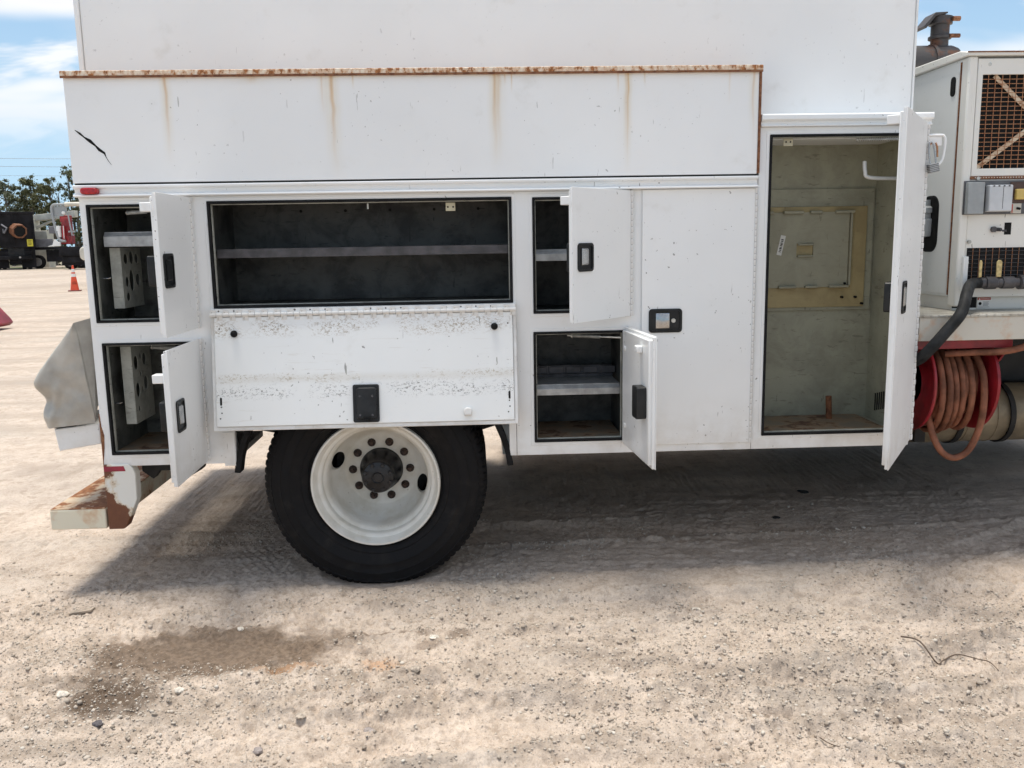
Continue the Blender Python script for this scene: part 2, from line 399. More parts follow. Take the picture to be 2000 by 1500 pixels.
YELLOW = plain('yellow_plastic', (0.62, 0.45, 0.13), 0.4, var=0.08)
BRASS = plain('worn_brass', (0.55, 0.43, 0.20), 0.4, 0.3, var=0.2, scale=60)
STICKER = plain('white_sticker', (0.74, 0.73, 0.69), 0.5, var=0.08)
LABELRED = plain('label_red', (0.40, 0.07, 0.05), 0.5, var=0.1)
INK = plain('black_ink', (0.012, 0.012, 0.012), 0.7, spec=0.15)
TANK = plain('dusty_tank_metal', (0.24, 0.195, 0.13), 0.48, 0.35, var=0.25, scale=6)
def treadplate():
    m, t, b = material('diamond_plate'); v = t.obj(); x, y, z = t.sep(v)
    u = t.mul(t.add(x, y), 26); w = t.mul(t.sub(x, y), 26)
    cell = t.sub(t.m('FLOORED_MODULO', t.add(t.m('FLOOR', u), t.m('FLOOR', w)), 2.0), 0.5)
    fu = t.m('ABSOLUTE', t.sub(t.m('FRACT', u), 0.5)); fw = t.m('ABSOLUTE', t.sub(t.m('FRACT', w), 0.5))
    a = t.mul(t.sstep(fu, 0.16, 0.06), t.sstep(fw, 0.46, 0.30)); c = t.mul(t.sstep(fw, 0.16, 0.06), t.sstep(fu, 0.46, 0.30))
    h = t.mix(t.sstep(cell, -0.1, 0.1), a, c)
    n = t.noise(v, 14, 5)
    t.put(b.inputs['Base Color'], t.mix(t.sstep(n, 0.35, 0.7), (0.52, 0.50, 0.44), (0.34, 0.31, 0.26)))
    b.inputs['Metallic'].default_value = 0.35; b.inputs['Roughness'].default_value = 0.4
    t.put(b.inputs['Normal'], t.bump(h, 0.8, 0.006)); return m
TREAD = treadplate()

# ------------------------------------------------------------------ ground
def vnoise(x, y, seed):
    xi = np.floor(x).astype(np.int64); yi = np.floor(y).astype(np.int64); fx = x-xi; fy = y-yi
    fx = fx*fx*fx*(fx*(fx*6-15)+10); fy = fy*fy*fy*(fy*(fy*6-15)+10)
    def h(a, b):
        n = (a*374761393 + b*668265263 + seed*1442695041) & 0xffffffff
        n = ((n ^ (n >> 13))*1274126177) & 0xffffffff
        n = ((n ^ (n >> 16))*2246822519) & 0xffffffff
        return (n ^ (n >> 15)) / 4294967295.0
    return (h(xi,yi)*(1-fx)+h(xi+1,yi)*fx)*(1-fy) + (h(xi,yi+1)*(1-fx)+h(xi+1,yi+1)*fx)*fy
def fbm(x, y, f, octs, seed, gain=0.5):
    s = 0; a = 1; t = 0
    for o in range(octs):
        s = s + a*(vnoise(x*f+o*17.3, y*f-o*9.1, seed+o)-0.5); t += a; a *= gain; f *= 2.03
    return s/t
def smooth(v, a, b):
    t = np.clip((v-a)/(b-a), 0, 1); return t*t*(3-2*t)
TX, TZ, TR = -0.486, 0.498, 0.528           # rear wheel centre and radius
RUTS = ((-1.30, 0.10, 0.03, 0.15, 0.016), (-0.42, 0.045, -0.02, 0.14, 0.012), (-0.86, -0.16, 0.05, 0.13, 0.014), (-1.62, 0.22, 0.0, 0.14, 0.016), (0.62, 0.03, 0.01, 0.16, 0.012), (-1.02, 0.42, 0.02, 0.12, 0.012))
def rut(x, y, q):
    y0, sl, cv, wd, dp = q
    v_ = (y-(y0+sl*x+cv*x*x)+0.05*fbm(x, y, 1.1, 2, 61))/wd
    return v_, np.abs(v_), 0.30+0.70*smooth(fbm(x, y, 0.7, 2, 97+int(y0*10)), -0.1, 0.12)
def loose(x, y):                            # crumbled darker soil: rut shoulders, clods, scuffed streaks
    k = 0*x
    for q in RUTS:
        v_, a_, w_ = rut(x, y, q)
        k = k + w_*np.exp(-((a_-1.2)/0.34)**2)*smooth(fbm(x, y, 4.5, 4, 17, 0.6), -0.10, 0.14)
    for cx, cy, rx, ry, a in ((-0.95, -1.02, 0.5, 0.13, 0.9), (-0.28, -0.95, 0.33, 0.13, 1.0), (0.75, -1.1, 0.42, 0.2, 0.8), (1.6, -1.0, 0.5, 0.25, 0.5)):
        k = k + a*np.exp(-(((x-cx)/rx)**2+((y-cy)/ry)**2))*smooth(fbm(x, y, 9, 4, 19, 0.65), -0.06, 0.10)
    s = fbm(x*1.1+0.4*y, (y+0.08*x)*9, 1.0, 4, 37, 0.6)
    k = k + 0.75*smooth(s, 0.05, 0.15)*smooth(fbm(x, y, 1.3, 2, 39), -0.06, 0.10)
    return np.clip(k, 0, 1)
def height(x, y):
    near = 1-smooth(np.hypot(x, y+0.5), 5, 11)
    h = 0.20*smooth(y, 16, 60)
    h = h + 0.05*fbm(x, y, 0.35, 3, 3)*(0.6+0.4*near) + 0.10*fbm(x, y, 0.09, 3, 41)*smooth(np.hypot(x, y), 8, 20)
    front = smooth(-y, -0.3, 0.55)
    mess = 0.35+0.65*front
    h = h + near*mess*(0.038*fbm(x, y, 2.3, 4, 11) + 0.044*fbm(x, y, 13.0, 4, 23, 0.6) + 0.046*(0.11-np.abs(fbm(x, y, 19.0, 3, 67, 0.6)))*(0.35+1.3*smooth(fbm(x, y, 1.7, 2, 29), -0.1, 0.15)) + 0.020*fbm(x, y, 62.0, 2, 83))
    # sideways tyre ripples left by turning vehicles
    wob = 0.25*fbm(x, y, 0.8, 2, 7)
    rip = fbm(x*1.3+0.3*y, (y+wob*0.6+0.10*x)*17, 1.0, 3, 31)
    rmask = smooth(fbm(x, y, 0.9, 2, 55), -0.12, 0.12)
    h = h + near*(0.25+0.75*rmask)*0.034*rip*(0.4+0.6*front)
    # diagonal track pressed in on the right foreground
    u = (x-0.75)*0.62+(y+1.05)*0.78
    dm = np.exp(-((u)/0.16)**2)*smooth(-y, 0.45, 0.8)
    d = (x-0.75)*0.78-(y+1.05)*0.62
    h = h + dm*0.014*np.sin(u*46+4*fbm(x, y, 3, 2, 5)) - dm*0.006
    # wheel ruts: pressed floor, crumbled shoulders, faint lug prints
    for q in RUTS:
        v_, a_, k = rut(x, y, q); k = k*near; wd, dp = q[3], q[4]*1.5
        lug = np.sin((x+0.6*wd*v_)*2*np.pi/0.052)*(1-smooth(a_, 0.75, 0.95))
        h = h + k*(-dp*(1-smooth(a_, 0.6, 1.05)) + dp*0.9*np.exp(-((a_-1.22)/0.2)**2)*(0.5+2.2*np.abs(fbm(x, y, 11, 3, 13))) + 0.0022*lug)
    # clod ridges left of and below the wet patch
    for cx, cy, rx, ry, a in ((-0.95, -1.01, 0.50, 0.12, 0.030), (-0.28, -0.95, 0.33, 0.12, 0.032), (-1.45, -0.8, 0.35, 0.2, 0.018)):
        k = np.exp(-(((x-cx)/rx)**2+((y-cy)/ry)**2))
        h = h + k*a*(0.35+2.2*np.abs(fbm(x, y, 16, 3, 71)))
    # the wet hollow is smoother, with a chevron tread print
    wet = np.exp(-((((x+1.0)/0.42)**2+((y+0.66)/0.2)**2)**2))
    h = h*(1-0.55*wet) - 0.006*wet
    pm = smooth(x, -0.90, -0.85)*(1-smooth(x, -0.62, -0.56))*smooth(y, -0.70, -0.66)*(1-smooth(y, -0.55, -0.52))
    ph = (y*1.0+0.012*np.abs(((x/0.062) % 1)-0.5)*4)/0.034
    h = h - pm*0.010*smooth(np.abs((ph % 1)-0.5), 0.16, 0.30)
    # old tread prints beside the tyre
    pm2 = smooth(x, -1.35, -1.2)*(1-smooth(x, -1.05, -0.95))*smooth(y, 0.1, 0.16)*(1-smooth(y, 0.55, 0.62))
    ph2 = (x+0.02*np.abs(((y/0.08) % 1)-0.5)*4)/0.045
    h = h - pm2*0.006*smooth(np.abs((ph2 % 1)-0.5), 0.2, 0.3)
    # the tyre has settled into the soil
    k = np.exp(-(((x-TX)/0.26)**2+((y-0.13)/0.24)**2)**2)
    h = h*(1-k) + k*(-0.004)
    ring = np.exp(-((np.hypot((x-TX)/0.30, (y-0.12)/0.23)-1)/0.16)**2)
    h = h + ring*0.008*(0.6+fbm(x, y, 9, 2, 91))
    return h
def spaced(lo, hi, step, far_lo, far_hi, g=1.17):
    a = list(np.arange(lo, hi+step/2, step)); s = step; v = hi
    while v < far_hi: s *= g; v += s; a.append(v)
    s = step; v = lo; b = []
    while v > far_lo: s *= g; v -= s; b.append(v)
    return np.array(b[::-1]+a)
gx = spaced(-2.95, 3.0, 0.0066, -1500, 1500); gy = spaced(-1.8, 1.1, 0.0064, -60, 3000, 1.13)
GX, GY = np.meshgrid(gx, gy); GZ = height(GX, GY)
nx, ny = len(gx), len(gy)
me = bpy.data.meshes.new('ground'); me.vertices.add(nx*ny)
me.vertices.foreach_set('co', np.stack([GX, GY, GZ], -1).astype(np.float32).ravel())
ii = (np.arange(ny-1)[:, None]*nx+np.arange(nx-1)[None, :]).ravel()
qd = np.stack([ii, ii+1, ii+nx+1, ii+nx], -1).astype(np.int32)
me.loops.add(qd.size); me.loops.foreach_set('vertex_index', qd.ravel())
me.polygons.add(len(qd)); me.polygons.foreach_set('loop_start', np.arange(0, qd.size, 4, dtype=np.int32)); me.polygons.foreach_set('loop_total', np.full(len(qd), 4, np.int32))
me.polygons.foreach_set('use_smooth', np.ones(len(qd), bool)); me.update(calc_edges=True)
def ground_mat():
    m, t, b = material('dry_sandy_gravel'); v = t.obj(); x, y, z = t.sep(v)
    n1 = t.noise(v, 0.9, 4, 0.6); n2 = t.noise(v, 6.5, 4, 0.62); n3 = t.noise(v, 42, 4, 0.65); n4 = t.noise(v, 160, 3, 0.6)
    base = t.mix(t.sstep(n2, 0.30, 0.70), (0.43, 0.350, 0.282), (0.565, 0.472, 0.392))
    base = t.mix(t.mul(t.sstep(n1, 0.40, 0.62), 0.5), base, (0.39, 0.335, 0.285))
    base = t.mix(t.mul(t.sstep(n3, 0.50, 0.68), 0.38), base, (0.26, 0.21, 0.17))
    base = t.mix(t.mul(t.sstep(n4, 0.54, 0.68), 0.38), base, (0.20, 0.165, 0.135))
    base = t.mix(t.mul(t.sstep(n4, 0.44, 0.28), 0.55), base, (0.63, 0.565, 0.50))
    ls = t.new('ShaderNodeAttribute', attribute_name='loose').outputs['Fac']
    base = t.mix(t.mul(ls, 0.62), base, t.mix(n3, (0.22, 0.175, 0.138), (0.30, 0.25, 0.205)))
    cl = t.noise(v, 15, 4, 0.7)
    base = t.mix(t.mul(t.sstep(cl, 0.53, 0.66), 0.55), base, (0.27, 0.215, 0.165))
    st = t.noise(t.map(v, (0.22, 1.7, 1), (0, 0, 0), (0, 0, 0.12)), 1.0, 4, 0.65, 0.3)
    base = t.mix(t.mul(t.mul(t.sstep(st, 0.44, 0.64), t.sstep(y, 1.0, 5.0)), 0.75), base, (0.34, 0.285, 0.23))
    # grey fines ground in by wheels
    gm = t.sstep(t.noise(t.map(v, (0.7, 1.6, 1)), 1.4, 4), 0.52, 0.66)
    base = t.mix(t.mul(gm, 0.25), base, (0.40, 0.365, 0.325))
    bn = t.sub(n2, 0.5)
    def blob(cx, cy, rx, ry, soft, amp, fr):
        d = t.m('POWER', t.add(t.m('POWER', t.mul(t.sub(x, cx), 1/rx), 2.0), t.m('POWER', t.mul(t.sub(y, cy), 1/ry), 2.0)), 0.5)
        d = t.add(d, t.mul(bn, amp))
        return t.sstep(d, 1.0+soft, 1.0-soft)
    wet = t.m('MAXIMUM', blob(-1.09, -0.665, 0.50, 0.235, 0.26, 1.3, 5), t.mul(blob(-1.30, -0.86, 0.30, 0.12, 0.40, 1.8, 6), 0.8))
    tail = t.mul(blob(-0.46, -0.585, 0.25, 0.022, 0.5, 1.2, 7), 0.8)
    wet = t.m('MAXIMUM', wet, tail)
    wet = t.m('MAXIMUM', wet, t.mul(blob(-0.10, -0.62, 0.05, 0.05, 0.5, 1.0, 12), 0.7))
    wet = t.m('MAXIMUM', wet, t.mul(blob(-0.22, -0.70, 0.055, 0.035, 0.5, 1.0, 12), 0.6))
    base = t.mix(t.mul(wet, 0.92), base, t.mix(t.sstep(n3, 0.35, 0.65), (0.095, 0.066, 0.045), (0.18, 0.13, 0.092)))
    oil = blob(-1.34, -1.05, 0.17, 0.11, 0.5, 2.0, 9)
    base = t.mix(t.mul(oil, 0.85), base, (0.075, 0.048, 0.03))
    rust = t.mul(blob(-0.40, -0.86, 0.07, 0.06, 0.7, 1.5, 20), 1.0)
    base = t.mix(t.mul(rust, 0.5), base, (0.40, 0.20, 0.08))
    rust2 = t.mul(blob(-0.72, -0.87, 0.14, 0.035, 0.7, 1.5, 12), 0.5)
    base = t.mix(rust2, base, (0.36, 0.20, 0.10))
    # thin grass far off by the parked trucks
    gr = t.mul(t.sstep(y, 55, 66), t.sstep(t.noise(v, 0.35, 4), 0.42, 0.58))
    base = t.mix(gr, base, (0.085, 0.10, 0.04))
    t.put(b.inputs['Base Color'], base)
    t.put(b.inputs['Roughness'], t.sub(0.95, t.mul(wet, 0.2))); b.inputs['Specular IOR Level'].default_value = 0.22
    hgt = t.add(t.mul(n3, 1.0), t.mul(n4, 0.55))
    t.put(b.inputs['Normal'], t.bump(hgt, 0.75, 0.008))
    return m
at = me.attributes.new('loose', 'FLOAT', 'POINT'); at.data.foreach_set('value', loose(GX, GY).astype(np.float32).ravel())
me.materials.append(ground_mat())
ground = tag(link('ground', me), 'pale sandy gravel yard with a dark wet patch', kind='structure')

def stone_color(name, a, b_, c):
    m, t, b = material(name); g = t.new('ShaderNodeNewGeometry'); rp = g.outputs['Random Per Island']
    cc = t.mix(t.sstep(rp, 0.0, 0.6), a, b_); cc = t.mix(t.sstep(rp, 0.82, 0.98), cc, c)
    n = t.noise(t.obj(), 90, 4)
    t.put(b.inputs['Base Color'], t.mix(t.mul(n, 0.5), cc, (0.30, 0.26, 0.21))); b.inputs['Roughness'].default_value = 0.9; b.inputs['Specular IOR Level'].default_value = 0.25
    return m
STONE = stone_color('gravel_stone', (0.27, 0.225, 0.185), (0.50, 0.44, 0.375), (0.60, 0.56, 0.50))
def ico(sub=1):
    bm = bmesh.new(); bmesh.ops.create_icosphere(bm, subdivisions=sub, radius=1)
    v = np.array([p.co[:] for p in bm.verts]); f = np.array([[q.index for q in p.verts] for p in bm.faces]); bm.free(); return v, f
iv, iff = ico(1)
rg = np.random.default_rng(5)
def scatter(n, xr, yr, smin, smax, pw):
    x = rg.uniform(*xr, n); y = rg.uniform(*yr, n)
    d = fbm(x, y, 1.6, 3, 77)+0.5*fbm(x, y, 7, 2, 78)
    for cx, cy, rx, ry, a in ((-0.95, -1.0, 0.55, 0.14, 0.5), (-0.25, -0.93, 0.35, 0.13, 0.45), (-1.5, -0.75, 0.5, 0.3, 0.2), (0.45, -1.15, 0.6, 0.3, 0.25), (1.4, -1.2, 0.5, 0.3, 0.2)):
        d = d + a*np.exp(-(((x-cx)/rx)**2+((y-cy)/ry)**2))
    d = d + 0.35*loose(x, y) - 0.75*np.exp(-(((x+1.05)/0.42)**2+((y+0.62)/0.12)**2)) - 0.35*smooth(y, -0.35, 0.2)
    k = d > rg.uniform(-0.28, 0.34, n)
    x, y = x[k], y[k]; s = smin*(1-rg.random(len(x)))**(-1/pw); s = np.minimum(s, smax)
    return x, y, s
def pebbles(parts, iv, iff, name, label):
    global rg
    X = np.concatenate([a[0] for a in parts]); Y = np.concatenate([a[1] for a in parts]); S = np.concatenate([a[2] for a in parts])
    k = np.hypot((X-TX)/0.24, (Y-0.1)/0.22) > 1; X, Y, S = X[k], Y[k], S[k]
    n = len(X)
    sc = S[:, None]*rg.uniform(0.65, 1.35, (n, 3)); sc[:, 2] *= 0.72
    th = rg.uniform(0, 6.283, n); ct, st = np.cos(th), np.sin(th)
    P = iv[None]*(1+rg.uniform(-0.36, 0.34, (n, len(iv), 1)))*sc[:, None]
    PX = P[..., 0]*ct[:, None]-P[..., 1]*st[:, None]+X[:, None]; PY = P[..., 0]*st[:, None]+P[..., 1]*ct[:, None]+Y[:, None]
    PZ = P[..., 2] + (height(X, Y)+0.12*S)[:, None]
    F = (iff[None]+(np.arange(n)*len(iv))[:, None, None]).reshape(-1, 3).astype(np.int32)
    me = bpy.data.meshes.new(name); me.vertices.add(n*len(iv)); me.vertices.foreach_set('co', np.stack([PX, PY, PZ], -1).astype(np.float32).ravel())
    me.loops.add(F.size); me.loops.foreach_set('vertex_index', F.ravel()); me.polygons.add(len(F))
    me.polygons.foreach_set('loop_start', np.arange(0, F.size, 3, dtype=np.int32)); me.polygons.foreach_set('loop_total', np.full(len(F), 3, np.int32)); me.update(calc_edges=True)
    me.materials.append(STONE)
    tag(link(name, me), label, 'gravel', kind='stuff')

OV = np.array([(1,0,0),(-1,0,0),(0,1,0),(0,-1,0),(0,0,1),(0,0,-1)], float); OF = np.array([(0,2,4),(2,1,4),(1,3,4),(3,0,4),(2,0,5),(1,2,5),(3,1,5),(0,3,5)])
pebbles([scatter(150000, (-2.9, 2.9), (-1.85, 1.0), 0.0017, 0.0050, 2.4)], OV, OF, 'grit', 'fine pale grit strewn over the sandy yard')
pebbles([scatter(26000, (-2.9, 2.9), (-1.85, 1.0), 0.0034, 0.0090, 2.6), scatter(1000, (-2.9, 2.9), (-1.85, 0.6), 0.005, 0.011, 3.0)], iv, iff, 'gravel', 'loose pale crushed gravel scattered over the sandy yard')

# ------------------------------------------------------------------ the service truck (side plane Y = 0, ground Z = 0)
truck = empty('service_truck', (0, 0, 0), 'white service truck body with open tool compartments and a rust-topped side panel', 'truck')
def part(name, mb, mat, bev=0.002, smooth=None, parent=None, **k): return ob(name, mb, mat, parent or truck, bev, smooth, **k)
def pbox(name, x0, x1, y0, y1, z0, z1, mat, bev=0.002, parent=None): return box(name, x0, x1, y0, y1, z0, z1, mat, parent or truck, bev)

# tall box body behind, shells that close the truck off
pbox('box_body', -1.716, 2.066, 0.15, 2.25, 2.06, 3.45, WC, 0.006)
pbox('corner_trim', -1.738, -1.7165, 0.142, 0.20, 2.06, 3.45, WC, 0.004)
pbox('corner_trim', 2.0665, 2.074, 0.142, 0.20, 2.06, 3.45, WC, 0.003)
pbox('body_shell', -1.728, 2.064, 0.58, 2.38, 1.10, 2.055, W, 0.004)
pbox('unseen_skirt_box', -1.728, -1.12, 1.85, 2.38, 0.62, 1.099, W, 0.003)
pbox('unseen_skirt_box', 0.17, 2.064, 1.85, 2.72, 0.16, 1.099, W, 0.003)  # unseen far side, widened and lowered to deepen shade under the truck
pbox('shade_block_box', 2.07, 4.3, 1.75, 2.72, 0.20, 1.10, DARK, 0.01)  # added out of sight to block light reaching under the front half
pbox('underbody_shade_block', 0.35, 1.7, 0.90, 1.55, 0.55, 0.86, DARK, 0.05)  # unseen block, added to darken the ground below the body
# upper panel with its rusted top rail
pbox('fascia_panel', -1.742, 1.288, -0.02, 0.149, 1.893, 2.334, WS, 0.002)
pbox('shadow_gap', -1.735, 1.290, -0.008, 0.10, 1.884, 1.8925, DARKGAP, 0)
rail = MB().box(-1.750, 1.301, -0.034, 0.149, 2.335, 2.362)
part('top_rail', rail, RUST_RAIL, 0.003)['label'] = 'top rail with flaking white paint and orange rust'
pbox('rail_lip', -1.748, 1.299, -0.036, -0.0345, 2.331, 2.3405, RUST, 0)
pbox('end_trim', 1.2885, 1.2985, -0.026, 0.149, 1.896, 2.334, RUST, 0.001)['label'] = 'rust-stained edge of the upper panel'
# scrape on the upper panel
scr = MB()
pp = [(-1.712, 2.118, 0.001), (-1.695, 2.103, 0.005), (-1.672, 2.088, 0.003), (-1.655, 2.072, 0.008), (-1.630, 2.050, 0.004), (-1.612, 2.034, 0.007), (-1.598, 2.019, 0.005), (-1.588, 2.004, 0.0015), (-1.578, 1.985, 0.001), (-1.573, 1.970, 0.0006)]
pp = [(x+0.004*math.sin(i*2.3), z, w*0.62) for i, (x, z, w) in enumerate(pp)]
a = [(x+w, z+w) for x, z, w in pp] + [(x-w, z-w) for x, z, w in pp[::-1]]
part('scrape_mark', MB().prism(a, 'y', -0.0212, -0.0195), INK, 0)['label'] = 'black diagonal scrape on the upper panel'
# drip moulding
prof = [(-0.002, 1.884), (-0.030, 1.884), (-0.034, 1.880), (-0.033, 1.872), (-0.016, 1.866), (-0.014, 1.848), (-0.034, 1.842), (-0.037, 1.837), (-0.034, 1.833), (-0.002, 1.833)]
part('drip_moulding', MB().prism(prof, 'x', -1.740, 1.292), W, 0.001)
pbox('seam_strip', -1.735, 1.30, 0.002, 0.03, 1.826, 1.8835, W, 0)

# flat side panels, with the openings cut out
C1 = (-1.700, -1.262, 1.281, 1.797); C2 = (-1.686, -1.262, 0.669, 1.182); C3 = (-1.174, 0.174, 1.336, 1.805)
C4 = (0.274, 0.700, 1.283, 1.801); C5 = (0.272, 0.690, 0.676, 1.192); C7 = (1.353, 1.985, 0.680, 2.062)
ARCH = (-1.125, 0.150, 0.50, 1.18)
part('side_panel', panel_holes(-1.732, 0.1835, 0.612, 1.830, [C1, C2, C3, ARCH], 0.0, 0.03), W, 0.0015)
part('side_panel', panel_holes(0.1855, 1.3005, 0.612, 1.830, [C4, C5], 0.0, 0.03), W, 0.0015)
part('side_panel', panel_holes(1.3025, 2.068, 0.612, 2.098, [C7], 0.0, 0.03), W, 0.0015)
pbox('skirt_strip', -1.178, -1.128, -0.003, -0.0005, 0.600, 0.76, W, 0.001)
pbox('seam_backing', 0.176, 0.20, 0.031, 0.04, 0.613, 1.83, DARKGAP, 0)
pbox('seam_backing', 1.29, 1.315, 0.031, 0.04, 0.613, 1.83, DARKGAP, 0)
# ribs and small frame flanges round the openings
def flange(c, t=0.010, w=0.014, mat=W, gap=0.004):
    x0, x1, z0, z1 = c; mb = panel_holes(x0-gap-w, x1+gap+w, z0-gap-w, z1+gap+w, [(x0-gap, x1+gap, z0-gap, z1+gap)], -t*0.25, -0.0004)
    return part('door_flange', mb, mat, 0.001)
for c in (C1, C2, C3, C4, C5, C7): flange(c)
# right section cap
prof = [(0.10, 2.152), (-0.030, 2.152), (-0.036, 2.146), (-0.036, 2.128), (-0.030, 2.122), (-0.014, 2.120), (-0.014, 2.106), (-0.024, 2.103), (-0.024, 2.0985), (0.10, 2.0985)]
part('cap_moulding', MB().prism(prof, 'x', 1.3025, 2.085), W, 0.0015)
pbox('compartment_roof', 1.3025, 2.064, 0.031, 0.149, 2.063, 2.149, W, 0)
# end walls and floors that close the compartments
pbox('end_wall', -1.733, -1.7285, 0.0305, 0.58, 0.612, 1.884, W, 0.0)
pbox('end_wall', 2.058, 2.067, 0.0305, 0.58, 0.612, 2.10, W, 0.0)
pbox('sill', 0.19, 2.056, 0.0305, 0.58, 0.612, 0.640, W, 0)
pbox('sill', -1.727, -1.14, 0.0305, 0.58, 0.612, 0.640, W, 0)

# compartments: an open tray of sheet steel with its fittings
def compartment(c, depth, mat, label, floor=None, gw=0.008, wide=0.0):
    x0, x1, z0, z1 = c; e = 0.012; mb = MB()
    X0, X1, Z0, Z1 = x0-e, x1+e+wide, z0-e, z1+e; y0, y1 = 0.0305, depth
    def q(*p): b = len(mb.v); mb.v += p; mb.face(range(b, b+4))
    q((X0,y1,Z0),(X1,y1,Z0),(X1,y1,Z1),(X0,y1,Z1)); q((X0,y0,Z0),(X0,y1,Z0),(X0,y1,Z1),(X0,y0,Z1)); q((X1,y0,Z0),(X1,y0,Z1),(X1,y1,Z1),(X1,y1,Z0))
    q((X0,y0,Z1),(X0,y1,Z1),(X1,y1,Z1),(X1,y0,Z1)); q((X0,y0,Z0),(X1,y0,Z0),(X1,y1,Z0),(X0,y1,Z0))
    me = bpy.data.meshes.new('compartment'); me.from_pydata(mb.v, [], mb.f); me.materials.append(mat)
    o = link('compartment', me, truck); o['label'] = label
    g = panel_holes(x0-0.003, x1+0.003, z0-0.003, z1+0.003, [(x0+gw, x1-gw, z0+gw, z1-gw)], -0.009, 0.012)
    ob('gasket', g, RUBBER, o, 0.003)
    li = panel_holes(x0+gw, x1-gw, z0+gw, z1-gw, [(x0+gw+0.004, x1-gw-0.004, z0+gw+0.004, z1-gw-0.004)], 0.013, 0.029)
    ob('inner_lip', li, LINER_TOOL, o, 0)
    if floor: box('floor_plate', x0-0.004, x1+0.004, 0.045, depth-0.005, z0-0.006, z0+0.003, floor, o, 0.0005)
    return o
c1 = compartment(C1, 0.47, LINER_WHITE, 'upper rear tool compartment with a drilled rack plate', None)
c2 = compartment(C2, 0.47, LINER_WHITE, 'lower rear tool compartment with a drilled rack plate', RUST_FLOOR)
c3 = compartment(C3, 0.45, LINER_DARK, 'long dark compartment with one steel shelf', LINER_DARK, 0.009)
c4 = compartment(C4, 0.45, LINER_DARK, 'narrow dark compartment with a galvanised shelf', LINER_DARK)
c5 = compartment(C5, 0.45, LINER_DARK, 'lower compartment with a shelf of parts bins', RUST_FLOOR)
c7 = compartment(C7, 0.425, LINER_GREY, 'tall grey-green compartment with a tan access board', RUST_FLOOR, 0.008, 0.05)
# compartment 3
ob('shelf', MB().prism([(0.050, 1.556), (0.050, 1.597), (0.44, 1.597), (0.44, 1.592), (0.055, 1.592), (0.055, 1.556)], 'x', -1.162, 0.160), STEEL_DK, c3, 0.001)
for k in range(5):
    x = -0.85+k*0.22
    ob('hole', MB().cyl((x, 0.4495, 1.775), (x, 0.4445, 1.775), 0.007, 12), INK, c3, 0)
def stop_bracket(parent, x, z, y=0.035):
    o = ob('stop_bracket', MB().box(x-0.022, x+0.022, y, y+0.004, z-0.038, z), YELLOWED, parent, 0.0015)
    for s in (-1, 1): pass
    return o
YELLOWED = plain('yellowed_zinc_bracket', (0.56, 0.51, 0.36), 0.45, 0.2, var=0.1)
stop_bracket(c3, -0.098, 1.789)
for dx in (-0.012, 0.012): ob('bracket_hole', MB().cyl((-0.098+dx, 0.0335, 1.769), (-0.098+dx, 0.0352, 1.769), 0.0042, 10), INK, c3, 0)
ob('latch_pin', MB().cyl((-0.47, 0.03, 1.79), (-0.47, 0.03, 1.765), 0.004, 8), ZINC, c3, 0)
# galvanised shelf fronts
def shelf(parent, x0, x1, z, h=0.055, y0=0.06, y1=0.44, lip=0.016):
    pr = [(y0, z-h), (y0-0.004, z-h), (y0-0.004, z-0.020), (y0+0.012, z-0.003), (y0+0.012, z), (y1, z), (y1, z-0.004), (y0+0.016, z-0.006), (y0, z-0.022)]
    return ob('shelf', MB().prism(pr, 'x', x0, x1), GALV, parent, 0.001)
shelf(c1, -1.664, -1.268, 1.682, 0.066)
shelf(c4, C4[0]+0.006, C4[1]-0.006, 1.570, 0.052)
shelf(c5, C5[0]+0.008, C5[1]-0.008, 0.936, 0.050)
# parts bins on the shelf in compartment 5
ob('bin_rail', MB().box(C5[0]+0.004, C5[1]-0.004, 0.30, 0.44, 0.936, 0.950).box(C5[0]+0.004, C5[1]-0.004, 0.30, 0.306, 0.951, 0.993), STEEL_DK, c5, 0.001)
for k in range(5):
    x = 0.272+k*0.086
    ob('parts_bin', MB().box(x+0.006, x+0.080, 0.290, 0.299, 0.954, 0.988), STEEL_DK, c5, 0.002)
# drilled rack plates, standing on the left wall of compartments 1 and 2
def rack(parent, x, z0, z1, holes, yf=0.10, yb=0.34):
    o = ob('rack_plate', MB().box(x-0.003, x, yf, yb, z0, z1), LINER_TOOL, parent, 0)
    cs = []
    for y, z, ry, rz in holes:
        mb = MB(); mb.prism([(y+ry*math.cos(R(15*i)), z+rz*math.sin(R(15*i))) for i in range(24)], 'x', x-0.02, x+0.02); cs.append(mb.mesh('cutter', INK))
    cut(o, cs)
    ob('rack_flange', MB().box(x-0.048, x-0.0035, yf, yf+0.003, z0, z1), LINER_TOOL, parent, 0.0005)
    return o
rack(c1, -1.612, 1.335, 1.612, [(0.155, 1.56, 0.024, 0.024), (0.225, 1.565, 0.024, 0.03), (0.155, 1.455, 0.020, 0.024), (0.21, 1.46, 0.026, 0.05), (0.285, 1.46, 0.026, 0.028), (0.155, 1.385, 0.020, 0.020), (0.285, 1.56, 0.022, 0.022)])
rack(c2, -1.604, 0.790, 1.158, [(0.150, 1.075, 0.024, 0.034), (0.21, 1.10, 0.012, 0.014), (0.255, 1.08, 0.024, 0.03), (0.150, 0.945, 0.024, 0.034), (0.255, 0.965, 0.024, 0.034), (0.21, 0.94, 0.011, 0.014), (0.15, 0.855, 0.011, 0.014), (0.20, 1.015, 0.010, 0.012)])
for cc, z in ((c1, 1.475), (c2, 0.90)):
    ob('hook', MB().tube([(C1[0]+0.02, 0.05, z), (C1[0]+0.045, 0.05, z), (C1[0]+0.056, 0.05, z+0.003)], 0.003, 8), CHROME, cc, 0)
